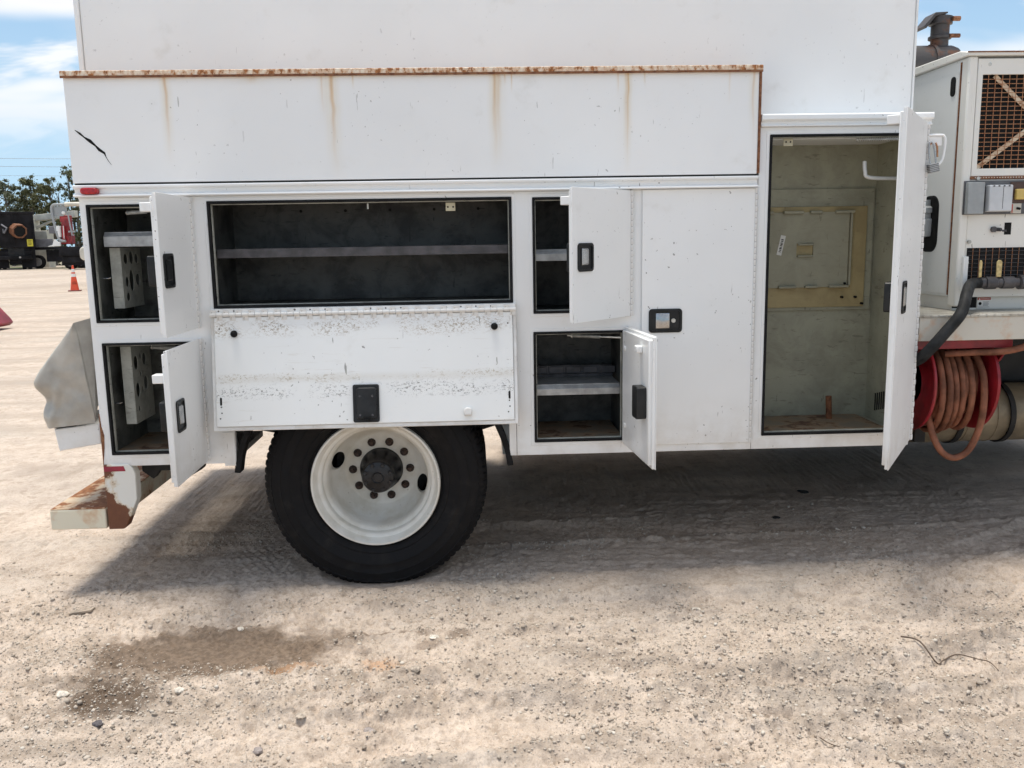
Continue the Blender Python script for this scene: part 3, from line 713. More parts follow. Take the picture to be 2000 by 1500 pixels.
# things left inside the lower rear compartment
ob('wiring_boot', MB().tube(fillet([(-1.50, 0.42, 1.165), (-1.47, 0.40, 1.12), (-1.455, 0.38, 1.08), (-1.46, 0.40, 1.05)], 5), 0.026, 10), RUBBER, c2, 0, 60)
ob('rusty_fitting', MB().lathe([(0.0, -0.02), (0.03, -0.02), (0.03, 0.02), (0.0, 0.02)], (-1.465, 0.43, 0.985), 'y', 20), RUST, c2, 0, 40)

def spring_rod(parent, p0, p1, coil=(0.15, 0.8)):
    p0, p1 = Vector(p0), Vector(p1); d = p1-p0; L = d.length; dn = d.normalized(); s = dn.orthogonal().normalized(); t = dn.cross(s)
    mb = MB().cyl(p0, p1, 0.0035, 8)
    n = 22; pts = []
    for i in range(n*7+1):
        f = coil[0]+(coil[1]-coil[0])*i/(n*7); a = 2*math.pi*i/7
        pts.append(p0+d*f+(s*math.cos(a)+t*math.sin(a))*0.0075)
    mb.tube(pts, 0.0018, 4)
    mb.cyl(p0+d*(coil[0]-0.03), p0+d*coil[0], 0.010, 10)
    return ob('spring_rod', mb, ZINC, parent, 0, 50)
spring_rod(c5, (0.43, 0.035, 1.172), (0.672, -0.02, 1.162), (0.10, 0.62))
spring_rod(c7, (1.755, 0.035, 2.043), (1.985, -0.02, 2.036), (0.06, 0.95))
spring_rod(c2, (-1.50, 0.08, 1.155), (-1.31, -0.03, 1.155), (0.05, 0.9))
spring_rod(c1, (-1.545, 0.04, 1.765), (-1.40, -0.02, 1.768), (0.05, 0.7))

# tall compartment fittings
stop_bracket(c7, 1.447, 2.056)
for dx in (-0.010, 0.010): ob('bracket_hole', MB().cyl((1.447+dx, 0.0335, 2.036), (1.447+dx, 0.0352, 2.036), 0.004, 10), INK, c7, 0)
box('wall_panel', 1.345, 2.036, 0.412, 0.4235, 1.234, 1.845, LINER_GREY, c7, 0.002)
box('access_board', 1.345, 1.998, 0.402, 0.4115, 1.251, 1.757, BEIGE, c7, 0.0015)
hx1 = 1.903
ob('hatch', panel_holes(1.345, hx1, 1.352, 1.730, [(1.636, 1.722, 1.508, 1.574)], 0.392, 0.4015), BEIGE2, c7, 0.001)
box('hatch_rim', hx1+0.004, hx1+0.014, 0.382, 0.401, 1.362, 1.722, BEIGE2, c7, 0.002)
for z in (1.570, 1.512): box('hatch_handle', 1.640, 1.718, 0.378, 0.3915, z-0.006, z+0.004, BEIGE2, c7, 0.003)
for x0, x1 in ((1.36, 1.51), (1.56, 1.66), (1.695, 1.755), (1.825, 1.922)):
    box('clip', x0, x1, 0.370, 0.3915, 1.722, 1.736, BEIGE2, c7, 0.003)
for x0, x1 in ((1.40, 1.47), (1.545, 1.635), (1.68, 1.745), (1.805, 1.905)):
    box('clip', x0, x1, 0.370, 0.3915, 1.350, 1.362, BEIGE2, c7, 0.003)
ob('bar_code_sticker', MB().box(-0.0125, 0.0125, -0.0006, 0, -0.050, 0.050), STICKER, c7, 0, loc=(1.556, 0.3915, 1.567), rot=(0, R(12), 0))
for k in range(9):
    b_ = MB().box(-0.006+0.001*(k % 2), 0.006, -0.0009, -0.0006, -0.034+k*0.0075, -0.034+k*0.0075+0.003+0.002*(k % 3)*0.6)
    ob('bar_code_line', b_, INK, c7, 0, loc=(1.556, 0.3915, 1.567), rot=(0, R(12), 0))
ob('pipe_stub', MB().cyl((1.81, 0.32, 0.682), (1.803, 0.32, 0.80), 0.015, 14), RUST, c7, 0, 50)
ob('coat_hook', MB().tube(fillet([(1.862, 0.16, 1.955), (1.862, 0.15, 1.910), (1.885, 0.15, 1.880), (2.045, 0.17, 1.875)], 6), 0.009, 10), W, c7, 0, 60)
for k in range(6): ob('vent_slot', MB().box(2.0450, 2.0468, 0.20+k*0.022, 0.212+k*0.022, 0.75-0.006*k, 0.84-0.006*k), INK, c7, 0)
for x, z in ((1.88, 1.30), (1.95, 1.30), (1.985, 1.266), (1.89, 1.37)): ob('bolt', MB().cyl((x, 0.383, z), (x, 0.402, z), 0.006, 10), INK, c7, 0)

# ------------------------------------------------------------------ doors
def handle(door, u, z, y, w, h, upright=True, paddle=True):
    """recessed paddle latch on the outer (-Y) face at local (u, z)"""
    rim_w, rim_h = w, h
    fr = MB(); o_ = rrect(u, z, rim_w, rim_h, 0.016); i_ = rrect(u, z, rim_w-0.020, rim_h-0.020, 0.011)
    n = len(o_); b = 0
    for pts, yy in ((o_, y-0.001), (o_, y-0.006), (i_, y-0.007), (i_, y-0.0012)):
        fr.v += [(p, yy, q) for p, q in pts]
    for k in range(3):
        for i in range(n):
            j = (i+1) % n; fr.face((k*n+i, k*n+j, (k+1)*n+j, (k+1)*n+i))
    fr.face([3*n+i for i in range(n)])
    fr.face([n-1-i for i in range(n)])
    lat = ob('latch_plate', fr, BLACK, door, 0, 40)
    if upright: a, b2, c, d = u-w*0.27, u+w*0.12, z-h*0.29, z+h*0.33
    else: a, b2, c, d = u-w*0.30, u+w*0.13, z-h*0.33, z+h*0.33
    pd = MB(); yo = y-0.012
    ins = (b2-a)*0.10
    pd.v += [(a, y-0.004, c), (b2, y-0.004, c), (b2, y-0.004, d), (a, y-0.004, d),
             (a+ins, yo+0.006, c+ins), (b2-ins*0.4, yo, c+ins*1.6), (b2-ins*0.4, yo, d-ins*1.6), (a+ins, yo+0.006, d-ins)]
    for q in ((0,1,5,4),(1,2,6,5),(2,3,7,6),(3,0,4,7),(4,5,6,7),(3,2,1,0)): pd.face(q)
    ob('latch_paddle', pd, CHROME if paddle else BLACK, door, 0.002)
    if not upright:
        ob('key_lock', MB().cyl((u+w*0.24, y-0.0014, z), (u+w*0.24, y-0.007, z), 0.010, 18), ZINC, door, 0, 40)
    return lat
def inner_latch(door, u, z, y, s=1.0, mat=None):
    mb = MB().prism(rrect(u, z, 0.075*s, 0.125*s, 0.012), 'y', y, y+0.042)
    o = ob('latch_case', mb, BLACK, door, 0.003)
    return o
def side_door(hx, z0, z1, w, ang, label, hnd=None, upright=True, hy=-0.012, chrome=True):
    d = MB()
    y = 0.0
    d.box(-w, 0, y-0.0035, y, z0, z1)
    o = part('compartment_door', d, W, 0.001, loc=(hx, hy, 0), rot=(0, 0, R(ang))); o['label'] = label
    ob('inner_pan', MB().box(-w+0.016, -0.012, y+0.0002, y+0.026, z0+0.016, z1-0.016), W, o, 0.003)
    ob('edge_lip', panel_holes(-w+0.003, -0.003, z0+0.003, z1-0.003, [(-w+0.0155, -0.0125, z0+0.0155, z1-0.0155)], y+0.0002, y+0.012), W, o, 0.001)
    if hnd: handle(o, hnd[0]-w, hnd[1], y-0.0035, hnd[2], hnd[3], upright, chrome); inner_latch(o, hnd[0]-w-0.0, hnd[1], y+0.0262)
    # piano hinge: each knuckle is its own piece
    h = part('piano_hinge', MB().cyl((hx+0.004, hy-0.006, z0+0.002), (hx+0.004, hy-0.006, z1-0.002), 0.0038, 10), GALV, 0, 50)
    kn = MB().lathe([(0.0, -0.0122), (0.0060, -0.0122), (0.0060, 0.0122), (0.0, 0.0122)], (0, 0, 0), 'z', 10, closed=False).mesh('hinge_knuckle', W, 50)
    leaf = MB().box(0.0, 0.0105, 0.003, 0.0052, -0.0118, 0.0118).mesh('hinge_leaf', W)
    n = int((z1-z0-0.01)/0.0262)
    for k in range(n):
        z = z0+0.012+k*(z1-z0-0.024)/(n-1)
        link('hinge_knuckle', kn, h, (hx+0.004, hy-0.006, z))
        if k % 2 == 0: link('hinge_leaf', leaf, h, (hx+0.004, hy-0.006, z))
    return o
d1 = side_door(-1.250, 1.248, 1.826, 0.425, 90, 'upper rear door swung open', (0.085, 1.515, 0.115, 0.140), True, chrome=False)
d2 = side_door(-1.250, 0.632, 1.200, 0.460, 91, 'lower rear door swung open', (0.105, 0.915, 0.105, 0.135), True)
d4 = side_door(0.718, 1.262, 1.828, 0.452, 47, 'narrow upper door half open', (0.092, 1.538, 0.112, 0.120), True)
d5 = side_door(0.704, 0.652, 1.214, 0.470, 94.5, 'lower middle door open to show its inside', None, True)
d6 = side_door(1.289, 0.648, 1.830, 0.518, 0, 'tall closed door with a chrome latch', (0.110, 1.236, 0.155, 0.110), False, hy=-0.006)
d7 = side_door(2.066, 0.642, 2.104, 0.655, 56, 'tall front door half open', (0.165, 1.352, 0.105, 0.135), True)
# fittings on the doors seen from behind
inner_latch(d5, -0.385, 0.93, 0.0262, 1.1)
ob('strike_tab', MB().box(-0.36, -0.315, 0.0262, 0.052, 1.135, 1.165), W, d5, 0.005)
for z in (1.12, 0.76): ob('rubber_plug', MB().cyl((-0.06, 0.0262, z), (-0.06, 0.032, z), 0.012, 14), W, d5, 0, 40)
for d, z, u in ((d1, 1.77, -0.36), (d2, 1.08, -0.40), (d4, 1.775, -0.40), (d7, 2.06, -0.60)):
    ob('strike_tab', MB().box(u-0.03, u+0.02, 0.0262, 0.075, z-0.018, z+0.018), W, d, 0.003)

# drop-down door of the long compartment: hinge along its top, inside face towards the viewer
dz = 0.520
dd = part('drop_down_door', MB().box(-0.690, 0.690, 0.022, 0.026, -dz, 0.0), W, 0.001, loc=(-0.500, -0.030, 1.300), rot=(R(-8.5), 0, 0))
dd['label'] = 'long drop-down door hanging open with a scuffed inside face'
ob('inner_pan', MB().box(-0.672, 0.672, -0.004, 0.0218, -dz+0.020, -0.006), WD, dd, 0.003)
ob('edge_lip', panel_holes(-0.688, 0.688, -dz+0.002, -0.001, [(-0.6735, 0.6735, -dz+0.0185, -0.0045)], 0.006, 0.0218), W, dd, 0.0015)
def drop_handle():
    o = ob('latch_case', MB().prism(rrect(0.0, -0.408, 0.118, 0.172, 0.010), 'y', -0.016, -0.0042), BLACK, dd, 0.003)
    ob('latch_cover', MB().prism(rrect(0.004, -0.408, 0.092, 0.144, 0.014), 'y', -0.030, -0.0165), BLACK, dd, 0.005)
    for x, z in ((-0.026, -0.375), (0.030, -0.375), (-0.026, -0.460), (0.030, -0.460)):
        ob('rivet', MB().cyl((x, -0.0302, z), (x, -0.0325, z), 0.005, 12), STEEL_DK, dd, 0, 40)
    ob('latch_bolt', MB().box(-0.012, 0.024, -0.034, -0.0302, -0.478, -0.466).box(0.0, 0.014, -0.040, -0.0302, -0.490, -0.4785), INK, dd, 0.001)
drop_handle()
for x, z in ((-0.582, -0.082), (0.588, -0.072)):
    bm = MB().lathe([(0.0, -0.030), (0.008, -0.028), (0.0145, -0.020), (0.016, -0.012), (0.014, -0.0042), (0.0, -0.0042)], (x, 0, z), 'y', 20, closed=False)
    ob('rubber_bumper', bm, RUBBER, dd, 0, 60)
for s in (-1, 1):
    x = 0.655*s
    ob('slot', MB().prism(rrect(x-0.005*s, -0.385, 0.009, 0.036, 0.0044), 'y', -0.0048, -0.0041), INK, dd, 0)
    for k, (dx, z) in enumerate(((0, -0.41), (0.002, -0.437), (-0.005, -0.462), (0.0, -0.058))):
        ob('rivet_hole', MB().cyl((x-0.006*s+dx, -0.0041, z), (x-0.006*s+dx, -0.0049, z), 0.0032, 10), INK, dd, 0)
ob('strike_tab', MB().prism([(0.440, -0.475), (0.478, -0.475), (0.478, -0.442), (0.455, -0.436), (0.440, -0.444)], 'y', -0.026, -0.0042), W, dd, 0.006)
hg = part('piano_hinge', MB().cyl((-1.188, -0.036, 1.305), (0.188, -0.036, 1.305), 0.0045, 10), W, 0, 50)
kn = MB().lathe([(0.0, -0.0132), (0.0092, -0.0132), (0.0092, 0.0132), (0.0, 0.0132)], (0, 0, 0), 'x', 12, closed=False).mesh('hinge_knuckle', W, 50)
lf = MB().box(-0.0132, 0.0132, 0.002, 0.005, -0.024, 0.0).mesh('hinge_leaf', W)
n = 48
for k in range(n):
    x = -1.174+k*(1.348)/(n-1)
    link('hinge_knuckle', kn, hg, (x, -0.036, 1.305))
    link('hinge_leaf', lf, hg, (x, -0.040, 1.303 if k % 2 else 1.327))
part('hinge_strip', MB().box(-1.186, 0.186, -0.031, -0.0005, 1.309, 1.331), W, 0.001)
for k in range(20):
    part('rivet', MB().cyl((-1.15+k*0.068, -0.0312, 1.322), (-1.15+k*0.068, -0.0325, 1.322), 0.0035, 8), STEEL_DK, 0)

# ------------------------------------------------------------------ marker light, tape, wheel arch
lt = part('marker_light', MB().prism(rrect(-1.668, 1.858, 0.074, 0.027, 0.012, 6), 'y', -0.048, -0.012), REDLENS, 0.006)
part('reflective_tape', MB().prism([(-1.730, 0.590), (-1.632, 0.590), (-1.640, 0.614), (-1.730, 0.614)], 'y', -0.0108, -0.0102), REDTAPE, 0)
ro, ri = 0.658, 0.630; na = 28
pts_o = [(TX+ro*math.cos(R(a)), 0.485+ro*math.sin(R(a))) for a in np.linspace(7, 173, na)]
pts_i = [(TX+ri*math.cos(R(a)), 0.485+ri*math.sin(R(a))) for a in np.linspace(173, 7, na)]
part('rubber_fender', MB().prism(pts_o+pts_i, 'y', 0.0, 0.07), RUBBER, 0.003)
pbox('arch_ceiling', -1.14, 0.165, 0.031, 0.58, 1.185, 1.195, DARK, 0)

# ------------------------------------------------------------------ wheel
def tyre_mesh():
    prof = [(0.288, 0.030), (0.302, 0.018), (0.312, 0.012), (0.316, 0.015), (0.321, 0.008), (0.345, -0.004), (0.350, -0.002), (0.355, -0.006), (0.395, -0.014), (0.399, -0.018), (0.404, -0.0155), (0.420, -0.016), (0.438, -0.0155), (0.442, -0.0185), (0.447, -0.0145), (0.456, -0.012), (0.484, 0.000), (0.4885, -0.002), (0.493, 0.004), (0.508, 0.010), (0.516, 0.020), (0.5205, 0.032),
            (TR, 0.050), (TR, 0.085), (0.510, 0.088), (0.510, 0.096), (TR, 0.099), (TR, 0.128), (0.510, 0.131), (0.510, 0.139), (TR, 0.142), (TR, 0.171), (0.510, 0.174), (0.510, 0.182), (TR, 0.185), (TR, 0.220), (0.5205, 0.238),
            (0.508, 0.256), (0.484, 0.268), (0.42, 0.278), (0.34, 0.262), (0.288, 0.240)]
    mb = MB(); n = 360; k = len(prof)
    for i in range(n):
        a = 2*math.pi*i/n; g = (i % 4) >= 3
        for j, (r, t) in enumerate(prof):
            if g and (17 <= j <= 23 or 34 <= j <= 37): r = r-0.008 if r > 0.5 else r-0.003
            x, z = r*math.cos(a), r*math.sin(a)
            if z < -0.42: t = t + (-0.012 if j < 18 and j > 5 else 0)*min(1, (-0.42-z)/0.06)
            mb.v.append((TX+x, t, TZ+max(z, -0.515)))
    for i in range(n):
        i2 = (i+1) % n
        for j in range(k-1): mb.face((i*k+j, i2*k+j, i2*k+j+1, i*k+j+1))
    return mb.mesh('tyre', TYRE, 38)
rim_prof = [(0.306, 0.006), (0.302, -0.004), (0.294, -0.004), (0.288, 0.006), (0.283, 0.022), (0.276, 0.034), (0.264, 0.040), (0.259, 0.048), (0.257, 0.075), (0.248, 0.084), (0.241, 0.095), (0.238, 0.150), (0.236, 0.185), (0.228, 0.215), (0.206, 0.252), (0.186, 0.274), (0.176, 0.278), (0.108, 0.279),
            (0.108, 0.293), (0.182, 0.293), (0.215, 0.268), (0.248, 0.222), (0.252, 0.10), (0.270, 0.085), (0.292, 0.040), (0.306, 0.030)]
wheel = part('wheel', MB().lathe(rim_prof, (TX, 0, TZ-0.004), 'y', 72), RIM, 0, 32); wheel['label'] = 'white dished steel wheel with ten rusty nuts'
cs = []
for ang in (164, -18, 73, 253):
    ca, sa = math.cos(R(ang)), math.sin(R(ang)); mb = MB()
    pts = []
    for i in range(24):
        u, w_ = 0.028*math.cos(R(15*i)), 0.047*math.sin(R(15*i)); rr = 0.2175
        pts.append((TX+(rr+u)*ca-w_*sa, TZ-0.004+(rr+u)*sa+w_*ca))
    if ang in (164, -18): mb.prism(pts, 'y', 0.16, 0.36); cs.append(mb.mesh('cutter', INK))
cut(wheel, cs)
wheel.data.polygons.foreach_set('use_smooth', [True]*len(wheel.data.polygons)); wheel.data.set_sharp_from_angle(angle=R(32))
ty = tyre_mesh(); link('tyre', ty, wheel)
link('tyre', ty, wheel, (0, 0.335, 0))['label'] = 'inner tyre of the pair'
ob('rim', MB().lathe([(0.306, 0.006), (0.288, 0.006), (0.24, 0.09), (0.236, 0.0), (0.0, -0.03), (0.0, 0.0), (0.25, 0.1), (0.306, 0.03)], (TX, 0.335, TZ), 'y', 32, closed=False), DARK, wheel, 0, 40)
hc = (TX, 0, TZ-0.004)
ob('hub', MB().lathe([(0, 0.10), (0.05, 0.10), (0.074, 0.108), (0.080, 0.118), (0.080, 0.128), (0.066, 0.134), (0.070, 0.18), (0.082, 0.20), (0.102, 0.24), (0.105, 0.276), (0.107, 0.30)], hc, 'y', 40, closed=False), HUB, wheel, 0, 35)
ob('hub_ring', MB().lathe([(0.022, 0.0995), (0.026, 0.096), (0.030, 0.0995)], hc, 'y', 30), HUB, wheel, 0, 50)
bolt = MB().lathe([(0, -0.012), (0.008, -0.012), (0.011, -0.009), (0.011, 0)], (0, 0, 0), 'y', 6, closed=False).mesh('hub_bolt', HUB)
for k in range(8):
    a = R(22.5+45*k); link('hub_bolt', bolt, wheel, (hc[0]+0.064*math.cos(a), 0.110, hc[2]+0.064*math.sin(a)))
nut = MB().lathe([(0, -0.040), (0.010, -0.040), (0.011, -0.026), (0.014, -0.025), (0.0165, -0.020), (0.0175, -0.004), (0.021, -0.003), (0.021, 0)], (0, 0, 0), 'y', 12, closed=False).mesh('lug_nut', NUT)
for k in range(10):
    a = R(36*k); link('lug_nut', nut, wheel, (hc[0]+0.143*math.cos(a), 0.278, hc[2]+0.143*math.sin(a)))
# axle, far wheel, frame rails
part('axle', MB().cyl((TX, 0.30, TZ-0.01), (TX, 2.1, TZ-0.01), 0.08, 16).lathe([(0.0, -0.2), (0.14, -0.16), (0.2, 0), (0.14, 0.16), (0, 0.2)], (TX, 1.2, TZ-0.01), 'y', 20, closed=False), DARK, 0, 40)
fw = part('wheel', MB().lathe(rim_prof, (TX, 1.84, TZ-0.004), 'y', 32), RIM, 0, 32)
link('tyre', ty, fw, (0, 1.80, 0)); link('tyre', ty, fw, (0, 2.09, 0))
for y in (0.76, 1.60):
    part('frame_rail', MB().prism([(y, 0.78), (y+0.08, 0.78), (y+0.08, 0.79), (y+0.01, 0.79), (y+0.01, 1.05), (y+0.08, 1.05), (y+0.08, 1.06), (y, 1.06)], 'x', -1.72, 5.2), DARK, 0.002)
for x in (-1.35, -0.2, 0.9, 2.0): pbox('cross_member', x, x+0.08, 0.851, 1.595, 0.82, 1.0, DARK, 0.002)
part('spring_pack', MB().prism([(-1.20, 0.62), (-1.0, 0.58), (TX, 0.56), (0.0, 0.58), (0.2, 0.64), (0.2, 0.66), (0.0, 0.62), (TX, 0.64), (-1.0, 0.62), (-1.2, 0.66)], 'y', 0.70, 0.78), DARK, 0.002)
# rear step bumper
sb = part('step_bumper', MB().box(-2.000, -1.744, -0.004, 2.35, 0.314, 0.410), RUST_STEP_FACE, 0.006); sb['label'] = 'cream rear step bumper with a rust-eaten top'
ob('step_tread', MB().box(-1.996, -1.748, -0.002, 2.34, 0.4102, 0.4140), RUST_STEP_TOP, sb, 0.001)
bk = [(-1.733, 0.622), (-1.733, 0.312), (-1.664, 0.312), (-1.650, 0.322), (-1.592, 0.455), (-1.590, 0.575), (-1.602, 0.605), (-1.618, 0.622)]
ob('bumper_bracket', MB().prism(bk, 'y', -0.010, 0.05), BRACKET, sb, 0.004)['label'] = 'white bracket peeling to brown rust'
ob('bumper_bracket', MB().prism(bk, 'y', 2.20, 2.26), BRACKET, sb, 0.004)
ob('corner_rust', MB().prism([(-1.7345, 0.615), (-1.7345, 0.86), (-1.7315, 0.86), (-1.727, 0.80), (-1.718, 0.76), (-1.722, 0.70), (-1.728, 0.66)], 'y', -0.0012, 0.02), RUST, sb, 0.0)
# dark braces under the rear
part('tow_brace', MB().prism([(-1.60, 0.60), (-1.30, 0.60), (-1.32, 0.56), (-1.40, 0.515), (-1.42, 0.56), (-1.52, 0.56), (-1.55, 0.52), (-1.60, 0.56)], 'y', 0.10, 0.16), DARK, 0.002)
pbox('cross_tube', -1.62, -1.30, 0.30, 2.1, 0.56, 0.62, DARK, 0.004)
# tail box and the dented metal hood at the back
tb = part('tail_bar', MB().prism([(-1.952, 0.790), (-1.937, 0.686), (-1.744, 0.716), (-1.744, 0.812)], 'y', 0.02, 2.30), W, 0.004)
outline = [(0.800, -1.976), (0.830, -1.984), (0.865, -1.990), (0.893, -1.986), (0.915, -1.977), (0.935, -1.980), (0.958, -1.995), (0.985, -2.014), (1.008, -2.018), (1.030, -2.008), (1.070, -1.982), (1.165, -1.905), (1.280, -1.806)]
oz = np.array([q[0] for q in outline]); ox = np.array([q[1] for q in outline])
def hood_grid():
    mb = MB(); NU, NV = 26, 34
    for j in range(NV+1):
        z = 0.800+(1.280-0.800)*j/NV; f = (z-0.800)/0.48
        xl = float(np.interp(z, oz, ox)); xr = -1.752+(-1.804+1.752)*f; zr = z+0.020*(1-f)
        for i in range(NU+1):
            s_ = i/NU; x = xl+(xr-xl)*s_; zz_ = z+(zr-z)*s_
            y = -0.012*math.sin(math.pi*s_) + 0.10*max(0, 0.10-s_)**1.5*5
            d = math.hypot((x+1.955)/0.055, (z-0.915)/0.05); y += 0.018*math.exp(-d*d)
            d = math.hypot((x+1.965)/0.05, (z-0.995)/0.035); y -= 0.008*math.exp(-d*d)
            d = math.hypot((x+1.955)/0.06, (z-0.845)/0.03); y -= 0.010*math.exp(-d*d)
            y += 0.007*mnoise.noise(Vector((x*11, z*11, 3.1)))+0.003*mnoise.noise(Vector((x*30, z*26, 1.1)))
            y -= 0.016*max(0, 1-abs(x+1.925+0.25*(0.9-z))/0.028)*max(0, min(1, (1.02-z)/0.06))
            mb.v.append((x, y, zz_))
    for j in range(NV):
        for i in range(NU):
            a_ = j*(NU+1)+i; mb.face((a_, a_+1, a_+NU+2, a_+NU+1))
    # rolled left edge running back across the truck
    o_ = len(mb.v); ks = (0.0, 0.25, 0.8, 1.5, 2.2)
    for k in ks:
        for j in range(NV+1):
            x, y, z = mb.v[j*(NU+1)]; mb.v.append((x+0.02*math.sin(3*k+z*14)*(k > 0), y+k, z))
    for q in range(len(ks)-1):
        for j in range(NV):
            a_ = o_+q*(NV+1)+j; mb.face((a_, a_+1, a_+NV+2, a_+NV+1))
    return mb
ho = part('metal_hood', hood_grid(), ALU, 0.0, 80); ho['label'] = 'dented grey metal hood folded over the truck tail'
hs = MB(); hs.v = [(-1.806, 0.001, 1.281), (-1.742, 0.055, 1.300), (-1.742, 0.055, 0.97), (-1.754, 0.003, 0.822), (-1.806, 0.006, 1.281), (-1.742, 0.060, 1.300), (-1.742, 0.060, 0.97), (-1.754, 0.008, 0.822)]
for q in ((0,1,2,3),(7,6,5,4),(0,4,5,1),(1,5,6,2),(2,6,7,3),(3,7,4,0)): hs.face(q)
part('hood_side', hs, ALU, 0)
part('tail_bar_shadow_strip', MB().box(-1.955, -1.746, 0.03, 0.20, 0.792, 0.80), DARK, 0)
# locking bar beside the front door
lb = part('locking_bar', MB().tube(fillet([(2.070, -0.02, 2.052), (2.120, -0.02, 2.052), (2.142, -0.02, 2.048), (2.150, -0.02, 2.02), (2.142, -0.02, 1.95), (2.128, -0.02, 1.925), (2.110, -0.02, 1.915)], 4), 0.006, 8), W, 0, 60)
ob('hasp_plate', MB().box(2.071, 2.135, -0.018, -0.014, 2.005, 2.046), W, lb, 0.002)
ob('hasp_pin', MB().cyl((2.078, -0.030, 2.015), (2.078, -0.012, 2.015), 0.006, 10).tube([(2.100, -0.03, 2.018), (2.108, -0.03, 2.0), (2.112, -0.03, 1.955)], 0.004, 8), RUST_WIRE, lb, 0, 50)
pl = empty('padlock', (2.090, -0.04, 1.905), 'small grey laminated padlock hanging beside the tall open door', 'padlock')
pb = ob('lock_body', MB().prism(rrect(0, 0, 0.044, 0.040, 0.005), 'y', -0.012, 0.012), GALV, pl, 0.002, rot=(0, R(-12), 0))
for k in range(5): ob('lamination', MB().box(-0.0228, 0.0228, -0.0126, 0.0126, -0.016+k*0.0075, -0.0135+k*0.0075), STEEL_DK, pl, 0, rot=(0, R(-12), 0))
ob('shackle', MB().tube(fillet([(-0.013, 0, 0.018), (-0.014, 0.005, 0.07), (-0.006, 0.010, 0.112), (0.008, 0.008, 0.108), (0.014, 0.004, 0.06), (0.013, 0, 0.018)], 5), 0.0035, 8), CHROME, pl, 0, 60, rot=(0, R(-6), 0))

# ------------------------------------------------------------------ deck, exhaust canister and tank under the truck's front half
pbox('deck_plate', 2.082, 4.4, -0.006, 2.30, 1.222, 1.234, TREAD, 0.002)
part('deck_channel', MB().prism([(0.0, 1.2215), (0.0, 1.112), (0.045, 1.106), (0.045, 1.112), (0.008, 1.119), (0.008, 1.2215)], 'x', 2.090, 4.4), CREAM, 0.0015)
pbox('light_gap_filler', 2.0685, 2.0815, 0.06, 2.28, 0.66, 2.05, W, 0.001)  # hidden plate added to stop sun leaking between body and deck
pbox('deck_joist', 2.09, 2.13, 0.046, 2.25, 1.12, 1.221, CREAM, 0.002)
part('exhaust_canister', MB().lathe([(0, 0), (0.12, 0), (0.155, 0.02), (0.160, 0.05), (0.160, 0.42), (0.163, 0.425), (0.163, 0.45), (0.160, 0.455), (0.160, 1.5), (0.12, 1.55), (0, 1.55)], (2.05, 0.66, 0.625), 'x', 36, closed=False), TANK, 0, 40)
for x in (2.62, 2.90): part('canister_band', MB().lathe([(0.161, -0.014), (0.170, -0.014), (0.170, 0.014), (0.161, 0.014)], (x, 0.66, 0.625), 'x', 36), DARK, 0, 40)
for x in (2.66, 2.74, 2.82): part('canister_rib', MB().lathe([(0.1602, -0.004), (0.1635, 0.0), (0.1602, 0.004)], (x, 0.66, 0.625), 'x', 36), TANK, 0, 40)
pbox('canister_bracket', 2.36, 2.42, 0.50, 0.54, 0.50, 0.80, DARK, 0.003)
pbox('transmission_case', 2.3, 4.2, 0.95, 1.5, 0.55, 1.05, DARK, 0.03)

# ------------------------------------------------------------------ air compressor on the deck
ac = empty('air_compressor', (2.36, 0.2, 1.235), 'white boxy engine-driven air compressor with rusty grille standing on the truck deck', 'compressor')
def am(name, mb, mat, bev=0.002, smooth=None, parent=None, **k):
    mb.v = [(x-2.36, y-0.2, z-1.235) for x, y, z in mb.v]
    return ob(name, mb, mat, parent or ac, bev, smooth, **k)
def ab(name, x0, x1, y0, y1, z0, z1, mat, bev=0.002, parent=None): return am(name, MB().box(x0, x1, y0, y1, z0, z1), mat, bev, None, parent)
ab('cabinet', 2.364, 4.05, 0.232, 2.0, 1.30, 2.435, CGREY, 0.004)
ab('corner_post', 2.360, 2.405, 0.198, 0.262, 1.255, 2.435, CWHITE, 0.008)
ab('corner_strip', 2.3585, 2.3635, 0.263, 0.270, 1.31, 2.42, RUST, 0)
am('roof', MB().prism([(0.185, 2.436), (0.185, 2.452), (0.26, 2.470), (2.05, 2.495), (2.05, 2.436)], 'x', 2.345, 4.08), CWHITE, 0.004)
am('roof_edge', MB().box(2.342, 4.08, 0.181, 0.1848, 2.449, 2.455), RUST, 0)
ab('base_skid', 2.372, 4.05, 0.24, 1.98, 1.2345, 1.2995, CWHITE, 0.002)
ab('skid_recess', 2.375, 2.498, 0.2385, 0.2398, 1.245, 1.298, INK, 0)
ab('skid_face', 2.50, 4.0, 0.2365, 0.2396, 1.240, 1.298, CWHITE, 0.001)
# left face details
am('side_window_frame', MB().prism([(y, z) for y, z in rrect(0.475, 1.662, 0.165, 0.285, 0.06, 6)], 'x', 2.3595, 2.3638), RUBBER, 0.001)
am('side_window_recess', MB().prism([(y, z) for y, z in rrect(0.475, 1.662, 0.145, 0.262, 0.05, 6)], 'x', 2.3585, 2.3594), INK, 0)
am('canister', MB().lathe([(0, -0.09), (0.045, -0.085), (0.05, -0.06), (0.05, 0.0), (0.038, 0.01), (0.038, 0.03), (0.048, 0.035), (0.048, 0.06), (0.03, 0.07), (0.03, 0.10), (0, 0.10)], (2.345, 0.50, 1.685), 'z', 24, closed=False), GREYBOX, 0, 35)
am('slot_handle', MB().prism([(y, z) for y, z in rrect(0.328, 2.318, 0.040, 0.092, 0.019, 5)], 'x', 2.3565, 2.3638), INK, 0.001)
am('side_panel', MB().box(2.3615, 2.3638, 0.285, 1.6, 1.315, 2.38), CGREY, 0.001)
